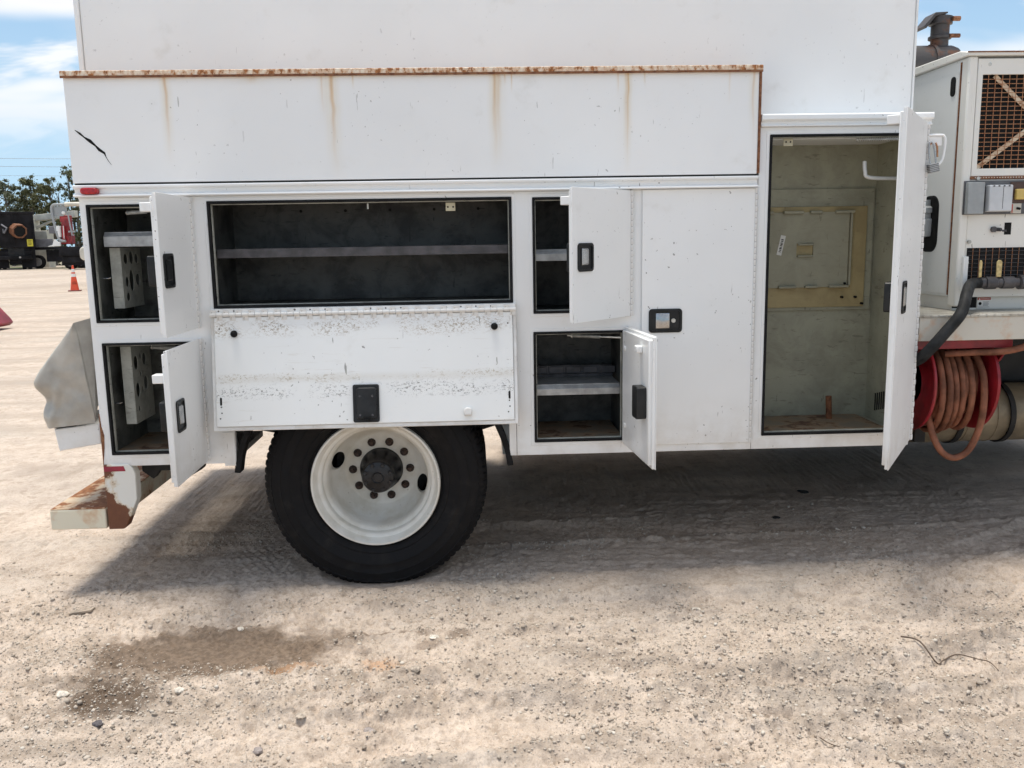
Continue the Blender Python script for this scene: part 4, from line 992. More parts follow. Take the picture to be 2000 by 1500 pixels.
# front face: grille panel above, control panel and lower grille below
GXL, GXR, GZ0, GZ1 = 2.432, 3.25, 1.918, 2.352
am('grille_frame', panel_holes(2.4065, 3.30, 1.882, 2.424, [(GXL, GXR, GZ0, GZ1)], 0.200, 0.215), CWHITE, 0.002)
ab('grille_void', 2.42, 3.27, 0.2316, 0.2319, 1.90, 2.36, INK, 0)
gr = am('grille', MB().box(GXL-0.008, GXR, 0.2152, 0.2168, GZ0-0.008, GZ0-0.001), RUST_WIRE, 0)
wh = MB().tube([(0, 0, 0), (GXR-GXL, 0, 0)], 0.0016, 6).mesh('wire', RUST_WIRE, 60); wv = MB().tube([(0, 0, 0), (0, 0, GZ1-GZ0)], 0.0016, 6).mesh('wire', RUST_WIRE, 60)
nh = 21
for k in range(1, nh): link('wire', wh, gr, (GXL-2.36, 0.208-0.2, GZ0+k*(GZ1-GZ0)/nh-1.235))
for k in range(1, 22): link('wire', wv, gr, (GXL+k*0.0345-2.36, 0.2125-0.2, GZ0-1.235))
def strip(name, p, q, w, mat, y0, y1):
    p, q = Vector(p), Vector(q); d = (q-p).normalized(); n = Vector((-d.y, d.x))*w/2
    return am(name, MB().prism([tuple(p+n), tuple(q+n), tuple(q-n), tuple(p-n)], 'y', y0, y1), mat, 0.001)
strip('brace', (2.500, 2.350), (2.74, 2.130), 0.022, RUST_BRACE, 0.2185, 0.2225)
strip('brace', (2.440, 1.922), (2.74, 2.145), 0.022, RUST_BRACE, 0.2185, 0.2225)
ab('rust_sill', 2.40, 3.30, 0.196, 0.2315, 1.868, 1.8815, RUST, 0.001)
for k in range(20): am('sill_hole', MB().cyl((2.425+k*0.0135, 0.1955, 1.875), (2.425+k*0.0135, 0.1962, 1.875), 0.0032, 8), CREAM, 0)
ab('service_panel', 2.4065, 3.30, 0.205, 0.231, 1.300, 1.8675, CWHITE, 0.002)
for x, z in ((2.462, 2.398), (2.418, 1.570), (2.412, 1.470), (2.44, 1.872)): am('panel_bolt', MB().cyl((x, 0.1995 if z > 1.9 else 0.1945, z), (x, 0.205, z), 0.009, 10), ZINC, 0, 40)
cp = ab('control_panel', 2.372, 3.1, 0.190, 0.2045, 1.700, 1.860, PANEL_DK, 0.002)
ab('terminal_box', 2.376, 2.456, 0.160, 0.1895, 1.702, 1.852, GREYBOX, 0.003, cp)
ab('socket_cover', 2.475, 2.590, 0.150, 0.1895, 1.712, 1.838, COVER, 0.006, cp)
ab('cover_slit', 2.540, 2.5425, 0.1492, 0.1499, 1.725, 1.828, PANEL_DK, 0, cp)
for x in (2.49, 2.515, 2.54, 2.565): am('cover_hinge', MB().box(x, x+0.008, 0.1480, 0.1499, 1.829, 1.836), PANEL_DK, 0, parent=cp)
ab('brown_plate', 2.597, 2.75, 0.1855, 0.1898, 1.752, 1.852, PANEL_BR, 0.001, cp)
ab('yellow_cover', 2.617, 2.662, 0.165, 0.1853, 1.768, 1.818, YELLOW, 0.004, cp)
ab('switch_plate', 2.606, 2.656, 0.1835, 0.1898, 1.703, 1.750, CREAM, 0.001, cp)
am('toggle_switch', MB().cyl((2.635, 0.183, 1.727), (2.640, 0.168, 1.724), 0.006, 10), INK, 0, 50, cp)
ab('switch_label', 2.608, 2.614, 0.1828, 0.1834, 1.706, 1.747, LABELRED, 0, cp)
kl = am('key_lock', MB().cyl((2.535, 0.204, 1.628), (2.535, 0.190, 1.628), 0.014, 16).cyl((2.548, 0.204, 1.628), (2.562, 0.180, 1.626), 0.009, 12).box(2.565, 2.588, 0.176, 0.179, 1.616, 1.626), STEEL_DK, 0.001)
ab('data_plate', 2.592, 2.626, 0.2038, 0.2048, 1.602, 1.660, INK, 0)
# lower grille with brass valve levers and the outlet manifold
lg = ab('grille', 2.412, 3.1, 0.2030, 0.2046, 1.372, 1.540, INK, 0)
wv2 = MB().tube([(0, 0, 0), (0, 0, 0.166)], 0.0013, 6).mesh('wire', RUST_WIRE, 60); wh2 = MB().tube([(0, 0, 0), (0.66, 0, 0)], 0.0013, 6).mesh('wire', STEEL_DK, 60)
for k in range(16): link('wire', wv2, lg, (2.440+k*0.033-2.36, 0.1995-0.2, 1.373-1.235))
for k in range(8): link('wire', wh2, lg, (2.413-2.36, 0.1965-0.2, 1.388+k*0.0195-1.235))
mf = am('outlet_manifold', MB().lathe([(0, 0), (0.026, 0), (0.026, 0.05), (0.031, 0.05), (0.031, 0.10), (0.024, 0.105), (0.024, 0.13), (0.030, 0.132), (0.030, 0.19), (0.022, 0.195), (0.022, 0.215), (0.034, 0.22), (0.034, 0.27), (0.022, 0.28), (0.022, 0.55), (0, 0.55)], (2.43, 0.15, 1.372), 'x', 16, closed=False), STEEL_DK, 0, 35)
for x, z0, w in ((2.448, 1.40, 0.007), (2.540, 1.40, 0.013)): am('valve_lever', MB().prism([(x-w, z0), (x+w, z0), (x+w*1.05, z0+0.072), (x+w*0.5, z0+0.082), (x-w*0.5, z0+0.082), (x-w*1.05, z0+0.072)], 'y', 0.136, 0.142), BRASS, 0.002, parent=mf)
ab('hinge_bracket', 2.388, 2.412, 0.182, 0.2045, 1.33, 1.50, CGREY, 0.003)
wl = ab('warning_label', 2.502, 2.568, 0.2350, 0.2364, 1.242, 1.296, STICKER, 0)
ab('warning_band', 2.502, 2.568, 0.2343, 0.2349, 1.2825, 1.2955, LABELRED, 0, wl)
link('warning_lettering', text_mesh('WARNING', 0.0095, STICKER), wl, (2.540-2.36, 0.2342-0.2, 1.289-1.235), (R(90), 0, 0))
am('warning_triangle', MB().prism([(2.506, 1.2845), (2.5155, 1.2845), (2.5108, 1.294)], 'y', 0.2340, 0.2342), STICKER, 0, parent=wl)
am('warning_pictogram', MB().cyl((2.515, 0.2350, 1.265), (2.515, 0.2345, 1.265), 0.008, 14), INK, 0, parent=wl)
for k in range(4): ab('printed_line', 2.530, 2.560-0.004*(k % 2), 0.2345, 0.2350, 1.272-k*0.0055, 1.274-k*0.0055, PANEL_DK, 0, wl)
ab('printed_line', 2.506, 2.563, 0.2345, 0.2350, 1.247, 1.2485, PANEL_DK, 0, wl)
# exhaust on its roof
mu = am('muffler', MB().lathe([(0, 0), (0.07, 0.0), (0.095, 0.02), (0.105, 0.05), (0.105, 0.75), (0.095, 0.78), (0, 0.80)], (2.02, 1.15, 2.575), 'x', 28, closed=False), SMOKED, 0, 40)
st = am('exhaust_stack', MB().lathe([(0.048, -0.05), (0.048, 0.11), (0.062, 0.115), (0.062, 0.13), (0.050, 0.135), (0.050, 0.19), (0.064, 0.195), (0.064, 0.235), (0.05, 0.24), (0, 0.24)], (2.71, 1.15, 2.60), 'z', 24, closed=False), SMOKED, 0, 35)
am('clamp_bolt', MB().cyl((2.74, 1.10, 2.725), (2.80, 1.10, 2.725), 0.012, 8).cyl((2.75, 1.09, 2.815), (2.79, 1.09, 2.815), 0.014, 8), RUST, 0, 40, st)
am('rain_flap', MB().prism([(2.585, 2.775), (2.60, 2.765), (2.652, 2.832), (2.72, 2.845), (2.72, 2.853), (2.648, 2.850)], 'y', 1.09, 1.21), SMOKED, 0.002, parent=st)
am('muffler_flange', MB().lathe([(0.1052, -0.01), (0.112, -0.01), (0.112, 0.01), (0.1052, 0.01)], (2.66, 1.15, 2.575), 'x', 28), SMOKED, 0, 40, mu)

# ------------------------------------------------------------------ hose reel under the deck
RX0, RX1, RY, RZ = 2.225, 2.525, 0.30, 0.872
hr = empty('hose_reel', (2.37, 0.30, 0.62), 'red spool hose reel hung under the cream deck beside the tall open door', 'hose reel')
def hm(name, mb, mat, bev=0.0, smooth=None):
    mb.v = [(x-2.37, y-0.30, z-0.62) for x, y, z in mb.v]; return ob(name, mb, mat, hr, bev, smooth)
for x in (RX0, RX1):
    s = 1 if x == RX1 else -1
    hm('flange', MB().lathe([(0.0, 0.0), (0.10, 0.0), (0.115, 0.010*s), (0.13, 0.0), (0.225, 0.004*s), (0.244, 0.016*s), (0.250, 0.012*s), (0.246, 0.0), (0.226, -0.006*s), (0.0, -0.006*s)], (x, RY, RZ), 'x', 48, closed=False), RED, 0, 40)
hm('drum', MB().cyl((RX0, RY, RZ), (RX1, RY, RZ), 0.11, 28), RED, 0, 40)
hm('hanger_bar', MB().box(2.12, 2.60, 0.08, 0.13, 1.062, 1.1105), RED, 0.002)
hm('hanger_bar', MB().box(2.12, 2.60, 0.50, 0.55, 1.062, 1.1105), RED, 0.002)
for x in (2.150, 2.575):
    for dy in (-0.2, 0.2):
        hm('strut', MB().prism([(RY+dy-0.02, 1.06), (RY+dy+0.02, 1.06), (RY+0.02, RZ-0.02), (RY-0.02, RZ-0.02)], 'x', x, x+0.012), RED, 0.001)
hp = []
turns = 8
for i in range(turns*22+1):
    f = i/(turns*22); a = -2*math.pi*turns*f + 1.2
    lay = 0.0
    rr = 0.150 + 0.022*math.sin(f*9+1) + 0.012*math.sin(a*0.5)
    ex = 1.0+0.16*math.sin(f*5.5+0.6)
    x = RX0+0.03+(RX1-RX0-0.075)*f + 0.014*math.sin(a+0.7)
    hp.append((x, RY+rr*math.cos(a), RZ-0.02+rr*math.sin(a)*ex-0.02*(ex-1)))
hm('wound_hose', MB().tube(hp, 0.0158, 9), HOSE, 0, 60)
hp = []
for i in range(5*22+1):
    f = i/(5*22); a = -2*math.pi*5*f + 0.4
    rr = 0.192+0.012*math.sin(f*7)
    hp.append((RX0+0.05+(RX1-RX0-0.11)*f+0.025*math.sin(a+2.2), RY-0.006+rr*math.cos(a), RZ-0.035+rr*math.sin(a)*1.10))
hm('wound_hose', MB().tube(hp, 0.0158, 9), HOSE, 0, 60)
loop = fillet([(2.475, 0.18, 1.02), (2.478, 0.105, 0.93), (2.480, 0.085, 0.80), (2.470, 0.09, 0.67), (2.430, 0.10, 0.555), (2.365, 0.11, 0.512), (2.300, 0.12, 0.545), (2.262, 0.15, 0.64), (2.265, 0.20, 0.75)], 7)
hm('hanging_loop', MB().tube(loop, 0.0162, 10), HOSE, 0, 60)
top = fillet([(2.30, 0.14, 1.03), (2.42, 0.075, 1.043), (2.52, 0.055, 1.046), (2.60, 0.035, 1.062), (2.68, 0.0, 1.10), (2.80, -0.03, 1.15)], 6)
hm('feed_hose', MB().tube(top, 0.0162, 10), HOSE, 0, 60)
# black rubber hose from the compressor outlet
bh = fillet([(2.455, 0.15, 1.372), (2.425, 0.145, 1.372), (2.385, 0.11, 1.364), (2.325, 0.03, 1.325), (2.262, -0.045, 1.245), (2.190, -0.060, 1.165), (2.120, -0.060, 1.085), (2.096, 0.00, 1.025), (2.092, 0.12, 0.985), (2.10, 0.30, 0.93)], 7)
tag(ob('air_hose', MB().tube(bh, 0.0265, 14), HOSE_BLK, None, 0, 60), 'thick black rubber hose drooping from the compressor outlet behind the tall door', 'hose')

# ------------------------------------------------------------------ far side of the yard: parked trucks, cone, trees, wires
def hgt(x, y): return float(height(np.array([float(x)]), np.array([float(y)]))[0])
BLKPAINT = plain('worn_black_truck_paint', (0.013, 0.012, 0.014), 0.6, spec=0.2, var=0.5, scale=1.5)
RUSTPIPE = rusty('rusty_chute_steel', (0.15, 0.06, 0.03), 0.5, 3, c1=(0.10, 0.035, 0.02), c2=(0.20, 0.08, 0.035), hal=0.1)
BGWHITE = plain('weathered_white_boom', (0.62, 0.59, 0.50), 0.5, var=0.12, scale=2)
BGGREY = plain('grey_steel_bulkhead', (0.17, 0.17, 0.185), 0.5, var=0.15, scale=2)
BGYEL = plain('yellow_notice', (0.66, 0.58, 0.05), 0.5, var=0.05)
BGBRIGHT = plain('bright_white_paint', (0.80, 0.80, 0.78), 0.4, var=0.05)
BGRED = plain('red_machine_paint', (0.33, 0.03, 0.035), 0.45, var=0.3, scale=2)
BGCHROME = plain('dull_alloy_wheel', (0.40, 0.38, 0.36), 0.45, 0.3, var=0.1)
def bg_wheel(parent, x, y, z, r, w, rot90=False):
    o = ob('wheel', MB().lathe([(0.0, -w*0.25), (r*0.5, -w*0.2), (r*0.56, -w*0.5), (r*0.60, -w*0.48), (r*0.6, w*0.4), (0.0, w*0.4)], (0, 0, 0), 'y', 24, closed=False), BGCHROME, parent, 0, 40, loc=(x, y, z))
    ob('tyre', MB().lathe([(r*0.58, -w*0.45), (r*0.8, -w*0.52), (r*0.96, -w*0.45), (r, -w*0.3), (r, w*0.3), (r*0.96, w*0.45), (r*0.58, w*0.45)], (0, 0, 0), 'y', 28), TYRE, o, 0, 40)
    if rot90: o.rotation_euler.z = R(90)
    return o
# black chip body truck seen from behind
gz = hgt(-32.5, 60)
bt = empty('dump_truck', (-32.4, 60, gz), 'black high-sided truck with a rusty round chute and yellow notices', 'truck'); bt.rotation_euler.z = R(29)
def bm_(name, mb, mat, bev=0.01, smooth=None, parent=None): return ob(name, mb, mat, parent or bt, bev, smooth)
bb = bm_('body', MB().box(-1.35, 1.28, 0.0, 5.5, 1.52, 3.98), BLKPAINT, 0.03)
for x in (-1.2, -0.1, 1.16): bm_('rib', MB().box(x, x+0.10, -0.06, -0.002, 1.55, 3.95), BLKPAINT, 0.01)
bm_('header_beam', MB().box(-1.4, 1.32, -0.10, 0.05, 3.90, 4.05).box(-1.1, -0.7, -0.14, -0.101, 3.72, 4.15), BLKPAINT, 0.02)
ch = bm_('chute', MB().lathe([(0.40, -0.75), (0.50, -0.75), (0.52, -0.70), (0.50, 0.0), (0.38, 0.0)], (0, 0, 0), 'y', 8), RUSTPIPE, 0.01)
ch.location = (0.12, -0.02, 2.78); ch.rotation_euler = (R(10), R(22), R(20))
ob('chute_throat', MB().cyl((0, -0.70, 0), (0, -0.2, 0), 0.40, 16), INK, ch, 0, 40)
bm_('chute_arm', MB().tube([(-0.75, -0.3, 3.15), (-0.45, -0.5, 2.9), (-0.65, -0.45, 2.55)], 0.06, 8).box(-0.72, -0.66, -0.52, -0.46, 2.55, 2.85), BGGREY, 0, 40)
for x, z, w, h in ((0.91, 1.87, 0.37, 0.50), (-1.16, 1.66, 0.35, 0.55)):
    nt = bm_('notice', MB().box(x-w/2, x+w/2, -0.075, -0.062, z-h/2, z+h/2), BGYEL, 0)
    for k in range(4): ob('printed_line', MB().box(x-w*0.3, x+w*0.3-0.04*(k % 2), -0.078, -0.0752, z+h*0.28-k*h*0.18, z+h*0.34-k*h*0.18), INK, nt, 0)
bm_('bumper', MB().box(-1.30, 0.95, -0.35, 0.1, 0.70, 0.95).box(-1.3, 0.95, 0.101, 0.6, 0.8, 1.3), BLKPAINT, 0.02)
bm_('tail_lamp', MB().cyl((0.18, -0.37, 0.86), (0.18, -0.351, 0.86), 0.07, 12), BGCHROME, 0)
bm_('mud_flap', MB().box(0.30, 1.2, 0.25, 0.28, 0.10, 1.5), BLKPAINT, 0); bm_('mud_flap', MB().box(-1.3, -0.5, 0.25, 0.28, 0.10, 1.5), BLKPAINT, 0); bm_('underride_guard', MB().box(-0.49, 0.29, 0.25, 0.30, 0.32, 1.5), BLKPAINT, 0)
for x in (-1.15, -0.80, 0.45, 0.80): bg_wheel(bt, x, 1.0, 0.48, 0.48, 0.28, True)
bm_('chassis', MB().box(-0.5, 0.5, 0.1, 7.5, 0.75, 1.51), DARK, 0)
# flatbed with bulkhead, behind it
gz = hgt(-31, 62.5)
fb = empty('flatbed_truck', (-31.2, 62.5, gz), 'black flatbed truck with grey headboard parked behind the orange cone', 'truck')
def fm(name, mb, mat, bev=0.01, smooth=None): return ob(name, mb, mat, fb, bev, smooth)
fm('flat_deck', MB().box(-2.4, 6.0, -1.1, 1.4, 1.36, 1.56), BLKPAINT, 0.01)
fm('headboard', MB().box(-0.78, 0.72, -1.05, -0.98, 1.57, 2.14), BGGREY, 0.01)
fm('underframe', MB().box(0.10, 5.9, -0.9, 1.2, 0.50, 1.355), BLKPAINT, 0.02)
for x in (-0.45, 2.6): bg_wheel(fb, x, -1.0, 0.50, 0.50, 0.30)
fm('fuel_tank', MB().box(-1.6, -1.05, -0.95, -0.3, 0.55, 1.3), BLKPAINT, 0.05)
fm('step', MB().box(1.7, 2.9, -1.4, -1.05, 0.72, 0.80), BGGREY, 0.01)
# pale boom lift behind
gz = hgt(-32.5, 66)
bl = empty('boom_lift', (-32.5, 66, gz), 'cream crane boom on a boxy base rising behind the black flatbed', 'crane')
def lm(name, mb, mat, bev=0.01, smooth=None): return ob(name, mb, mat, bl, bev, smooth)
lm('boom', MB().prism([(-1.3, 3.55), (-1.3, 4.02), (1.9, 4.32), (1.9, 3.82), (0.7, 3.72)], 'y', -0.3, 0.3), BGWHITE, 0.02)
lm('lift_cylinder', MB().tube([(-1.2, -0.1, 3.02), (0.35, -0.1, 3.70)], 0.10, 10), BGWHITE, 0, 40)
lm('turret', MB().box(-1.35, -0.25, -0.5, 0.6, 2.1, 2.82).box(-1.35, -1.15, -0.45, 0.5, 2.82, 3.7), BGWHITE, 0.03)
lm('pedestal', MB().box(-1.3, -0.3, -0.5, 0.6, 0.0, 2.10), BGWHITE, 0.02)
lm('control_lever', MB().tube([(-0.3, -0.4, 2.8), (-0.2, -0.4, 2.98), (-0.12, -0.4, 2.75)], 0.03, 6), BGWHITE, 0)
# red hydraulic machine with hooped frame, right by the truck's tail
gz = hgt(-27.9, 57.5)
rm = empty('knuckle_crane', (-27.8, 57.5, gz), 'folded red crane inside a grey hooped frame behind the orange cone', 'crane')
def rp(name, mb, mat, bev=0.01, smooth=None): return ob(name, mb, mat, rm, bev, smooth)
rp('hoop_frame', MB().tube(fillet([(-0.25, -0.1, 1.85), (-0.42, -0.1, 2.3), (-0.58, -0.1, 3.2), (-0.66, -0.1, 4.05), (-0.55, -0.1, 4.32), (-0.30, -0.1, 4.38), (0.5, -0.1, 4.38)], 4), 0.085, 10), BGGREY2 if False else GREYBOX, 0, 60)
rp('hoop_plate', MB().prism([(-0.60, 3.6), (-0.60, 4.25), (0.35, 4.3), (0.30, 3.9), (0.05, 3.6)], 'y', -0.02, 0.02), GREYBOX, 0)
rp('roller', MB().cyl((0.28, -0.1, 4.38), (1.4, -0.1, 4.38), 0.15, 14), BGWHITE, 0, 40)
rp('mast', MB().box(-0.30, 0.42, 0.0, 0.6, 1.72, 2.3).box(-0.18, 0.38, 0.05, 0.55, 2.3, 3.5).box(-0.28, 0.40, 0.1, 0.5, 3.2, 3.66), BGRED, 0.04)
rp('ram', MB().cyl((-0.02, -0.12, 1.95), (0.02, -0.12, 2.95), 0.10, 12), BGRED, 0, 40)
rp('ram_sleeve', MB().cyl((0.05, -0.23, 2.1), (0.07, -0.23, 2.95), 0.025, 8).cyl((-0.32, -0.1, 2.2), (-0.30, -0.1, 2.95), 0.16, 12), BGBRIGHT, 0, 40)
rp('lamp', MB().lathe([(0, -0.06), (0.10, -0.05), (0.12, 0.05), (0, 0.08)], (0.10, -0.10, 3.82), 'y', 14, closed=False), BGBRIGHT, 0, 40)
rp('pipework', MB().tube([(0.40, -0.1, 3.8), (0.48, -0.1, 2.9), (0.55, -0.1, 2.3)], 0.05, 8).box(0.30, 0.75, -0.1, 0.0, 2.5, 2.62), GREYBOX, 0, 40)
rp('pivot_plate', MB().prism([(-1.05, 1.58), (-0.95, 1.62), (-0.72, 1.68), (-0.58, 2.05), (-0.50, 2.05), (-0.40, 1.9), (-0.20, 1.85), (-0.20, 1.60)], 'y', -0.35, -0.2), BGBRIGHT, 0.01)
rp('pivot_arm', MB().tube(fillet([(-0.40, -0.2, 2.6), (-0.34, -0.2, 2.15), (-0.15, -0.2, 1.95), (0.12, -0.2, 1.93)], 4), 0.09, 8), GREYBOX, 0, 60)
rp('side_mirror', MB().box(-1.08, -0.66, 0.1, 0.16, 2.45, 2.95), BGGREY, 0.03)
rp('carrier', MB().box(-0.35, 3.5, -0.3, 1.6, 0.9, 1.55).box(-0.2, 3.5, -0.2, 1.5, 0.45, 0.9), BLKPAINT, 0.03)
for x in (0.1, 1.3): bg_wheel(rm, x, 0.35, 0.48, 0.48, 0.28)
rp('side_skirt', MB().box(-0.35, 3.5, -0.05, 0.05, 0.28, 0.899), BLKPAINT, 0.01)
# cream corner of another vehicle, showing past the tail of the service truck
cm = empty('parked_van', (-13.7, 30, hgt(-13.7, 30)), 'cream rounded vehicle corner peeking past the rear edge of the service truck', 'van')
ob('body', MB().prism(rrect(0, 1.38, 2.4, 0.52, 0.18, 6), 'y', 0, 4.2), BGWHITE, cm, 0.05)
ob('chassis', MB().box(-0.9, 1.0, 0.3, 4.0, 0.45, 1.119), DARK, cm, 0)
for x, y in ((-0.7, 0.9), (0.7, 0.9), (-0.7, 3.4), (0.7, 3.4)): bg_wheel(cm, x, y, 0.36, 0.36, 0.22, True)
# traffic cone
ORANGE = plain('orange_cone', (0.72, 0.085, 0.03), 0.5, var=0.06, scale=6)
CONEWHITE = plain('cone_reflective_band', (0.78, 0.76, 0.72), 0.4, var=0.05)
CONEBASE = plain('dark_cone_base', (0.16, 0.035, 0.03), 0.6, var=0.2)
tx, ty_ = -14.92, 29.4; gz = hgt(tx, ty_)
tc = empty('traffic_cone', (tx, ty_, gz), 'orange traffic cone with two white bands out on the sandy yard', 'cone')
ob('base', MB().prism(rrect(0, 0, 0.44, 0.44, 0.05), 'z', 0.0, 0.035), CONEBASE, tc, 0.008, rot=(0, 0, R(18)))
def cr(z): return 0.150-(0.150-0.032)*(z-0.035)/(0.94-0.035)
for nm, z0, z1, mt in (('cone_shell', 0.035, 0.53, ORANGE), ('reflective_band', 0.53, 0.645, CONEWHITE), ('cone_shell', 0.645, 0.70, ORANGE), ('reflective_band', 0.70, 0.82, CONEWHITE), ('cone_shell', 0.82, 0.94, ORANGE)):
    ob(nm, MB().lathe([(cr(z0), z0), (cr(z1), z1)] + ([(0.018, z1+0.008), (0, z1+0.008)] if z1 > 0.93 else []), (0, 0, 0), 'z', 24, closed=False), mt, tc, 0, 40)
for row, (z, n_, s) in enumerate(((0.335, 6, 0.020), (0.275, 7, 0.020))):
    for k in range(n_):
        a = R(-90+26)+ (k-(n_-1)/2)*R(11.5) - R(0); rr = cr(z)+0.002
        g = ob('letter', MB().box(-0.0085, -0.003, -0.001, 0.001, -0.018, 0.018).box(-0.003, 0.0085, -0.001, 0.001, 0.008 if k % 2 else -0.018, 0.018 if k % 2 else -0.010).box(-0.003, 0.007, -0.001, 0.001, -0.004, 0.004), INK, tc, 0, loc=(rr*math.cos(a), rr*math.sin(a), z), rot=(0, 0, a+R(90)))
# red corner at the left edge of the picture
rc = empty('red_trailer', (-9.95, 14.2, hgt(-10, 14.2)), 'dark red sloping machine corner at the left edge of the yard', 'trailer')
ob('ramp', MB().prism([(-2.6, 0.12), (-2.6, 1.6), (-0.62, 1.35), (0.34, 0.20), (0.38, 0.12), (0.30, 0.06), (-0.4, 0.02)], 'y', -0.35, 0.3), plain('dark_red_steel', (0.24, 0.03, 0.04), 0.5, var=0.2, scale=4), rc, 0.02)
ob('skid_plate', MB().prism([(-2.6, 0.0), (-2.6, 0.118), (-0.4, 0.20), (0.36, 0.118), (0.28, 0.0)], 'y', -0.37, -0.352), plain('grey_worn_skid', (0.30, 0.25, 0.24), 0.5, var=0.2), rc, 0)

# ------------------------------------------------------------------ trees
def leaf_mat(name, a, b_):
    m, t, b = material(name); rp_ = t.new('ShaderNodeNewGeometry').outputs['Random Per Island']; n = t.noise(t.obj(), 0.6, 3)
    t.put(b.inputs['Base Color'], t.mix(t.sstep(t.add(t.mul(rp_, 0.6), t.mul(n, 0.5)), 0.25, 0.85), a, b_)); b.inputs['Roughness'].default_value = 0.6
    b.inputs['Specular IOR Level'].default_value = 0.25
    return m
LEAF = [leaf_mat('olive_leaves', (0.075, 0.082, 0.038), (0.19, 0.19, 0.095)), leaf_mat('grey_green_leaves', (0.085, 0.10, 0.062), (0.20, 0.21, 0.135)), leaf_mat('dark_leaves', (0.06, 0.072, 0.034), (0.15, 0.16, 0.08))]
BARK = plain('grey_bark', (0.17, 0.145, 0.12), 0.85, var=0.25, scale=3)
def leaf_cloud(clumps, size, seed, mat, name='crown'):
    g = np.random.default_rng(seed); C = []
    for (c, r, n) in clumps:
        d = g.normal(size=(n, 3)); d /= np.linalg.norm(d, axis=1)[:, None]
        rad = np.abs(g.normal(size=n))*0.62
        C.append(np.array(c)+d*rad[:, None]*np.array(r))
    C = np.concatenate(C); n = len(C)
    u = g.normal(size=(n, 3)); u /= np.linalg.norm(u, axis=1)[:, None]; w = np.cross(u, g.normal(size=(n, 3))); w /= np.linalg.norm(w, axis=1)[:, None]
    s = size*g.uniform(0.6, 1.5, (n, 1))
    V = np.stack([C-u*s, C+w*s*0.45, C+u*s, C-w*s*0.45], 1).reshape(-1, 3)
    Fq = np.arange(4*n, dtype=np.int32)
    me = bpy.data.meshes.new(name); me.vertices.add(4*n); me.vertices.foreach_set('co', V.astype(np.float32).ravel())
    me.loops.add(4*n); me.loops.foreach_set('vertex_index', Fq); me.polygons.add(n)
    me.polygons.foreach_set('loop_start', np.arange(0, 4*n, 4, dtype=np.int32)); me.polygons.foreach_set('loop_total', np.full(n, 4, np.int32)); me.update(calc_edges=True)
    me.materials.append(mat); return me
def tree(x, y, top, crown_r, kind, label, seed, bare=0.3, nclump=30, dens=190, bottom=0.16, lean=0.0):
    g = random.Random(seed); gz = hgt(x, y); t = empty('tree', (x, y, gz), label, 'tree', 'trees along the far edge of the yard'); H = top-gz
    tp = fillet([(0, 0, -0.1), (lean*0.3+g.uniform(-.15, .15), 0, H*0.35), (lean*0.6+g.uniform(-.2, .2), 0, H*0.7), (lean, 0, H*0.97)], 4)
    mb = MB().tube(tp, [0.16*(1-0.85*i/(len(tp)-1)) for i in range(len(tp))], 7); clumps = []
    for k in range(nclump):
        f = bottom+(1-bottom)*(k+0.5)/nclump; a = g.uniform(0, 6.28); base = Vector(tp[min(len(tp)-1, int(f*0.92*(len(tp)-1)))])
        wd = crown_r*(1.05-abs(f-0.55)*1.1)*g.uniform(0.35, 1.0)
        e = Vector((base.x+math.cos(a)*wd, base.y+math.sin(a)*wd, min(H*f+g.uniform(0, 0.4), H)))
        mb.tube([base, base.lerp(e, 0.5)+Vector((0, 0, 0.05)), e], [0.05, 0.035, 0.015], 5)
        if g.random() > bare*0.5:
            for q in range(3):
                r = crown_r*g.uniform(0.14, 0.36); clumps.append((e+Vector((g.gauss(0, .22), g.gauss(0, .22), g.gauss(0, .16)))*crown_r, (r, r, r*0.7), int(dens*0.9*g.uniform(0.5, 1.4))))
    ob('trunk', mb, BARK, t, 0, 60)
    link('crown', leaf_cloud(clumps, 0.085, seed, LEAF[kind]), t)
    return t
tree(-40.3, 75, 7.45, 1.25, 1, 'bushy grey-green tree at the left edge above the black truck', 101, 0.2)
tree(-38.7, 76, 7.75, 1.15, 0, 'taller round-topped tree second from the left edge', 102, 0.2)
tree(-37.7, 79, 6.9, 0.8, 1, 'short sparse tree poking up in the gap between two taller ones', 103, 0.6, 9)
tree(-36.7, 75, 7.35, 1.15, 0, 'dense olive tree with a rounded dark top above the cream boom', 104, 0.15)
tree(-35.75, 77, 8.7, 1.0, 1, 'thin tall tree with open branches and small leaf tufts', 105, 0.7, 13, 60, 0.5)
tree(-34.95, 76, 9.35, 0.8, 2, 'spindly nearly bare tree topping all the others', 106, 0.9, 12, 40, 0.45)
tree(-34.0, 75, 8.3, 1.3, 2, 'dark leafy tree half hidden by the corner of the service truck', 107, 0.3)
tree(-31.8, 77, 8.0, 1.4, 0, 'olive tree standing just behind the upper rear corner of the service truck', 108, 0.25)
# low scrub behind and between the trees, one continuous mass
g = random.Random(9); cl = []
for k in range(230):
    x = -75+k*0.62; y = 77+g.uniform(-1.5, 3); h_ = g.uniform(5.2, 7.0); r = g.uniform(0.8, 1.4)
    for q in range(5): cl.append(((x+g.uniform(-.5, .5), y+g.uniform(-.6, .6), 0.25+h_*(q+0.5)/5), (r*(1-0.07*q), r, h_/6.0), 110))
scrub = link('scrub', leaf_cloud(cl, 0.125, 33, LEAF[0], 'scrub'))
tag(scrub, 'dense olive scrub in a band along the far edge of the yard', 'scrub', kind='stuff')
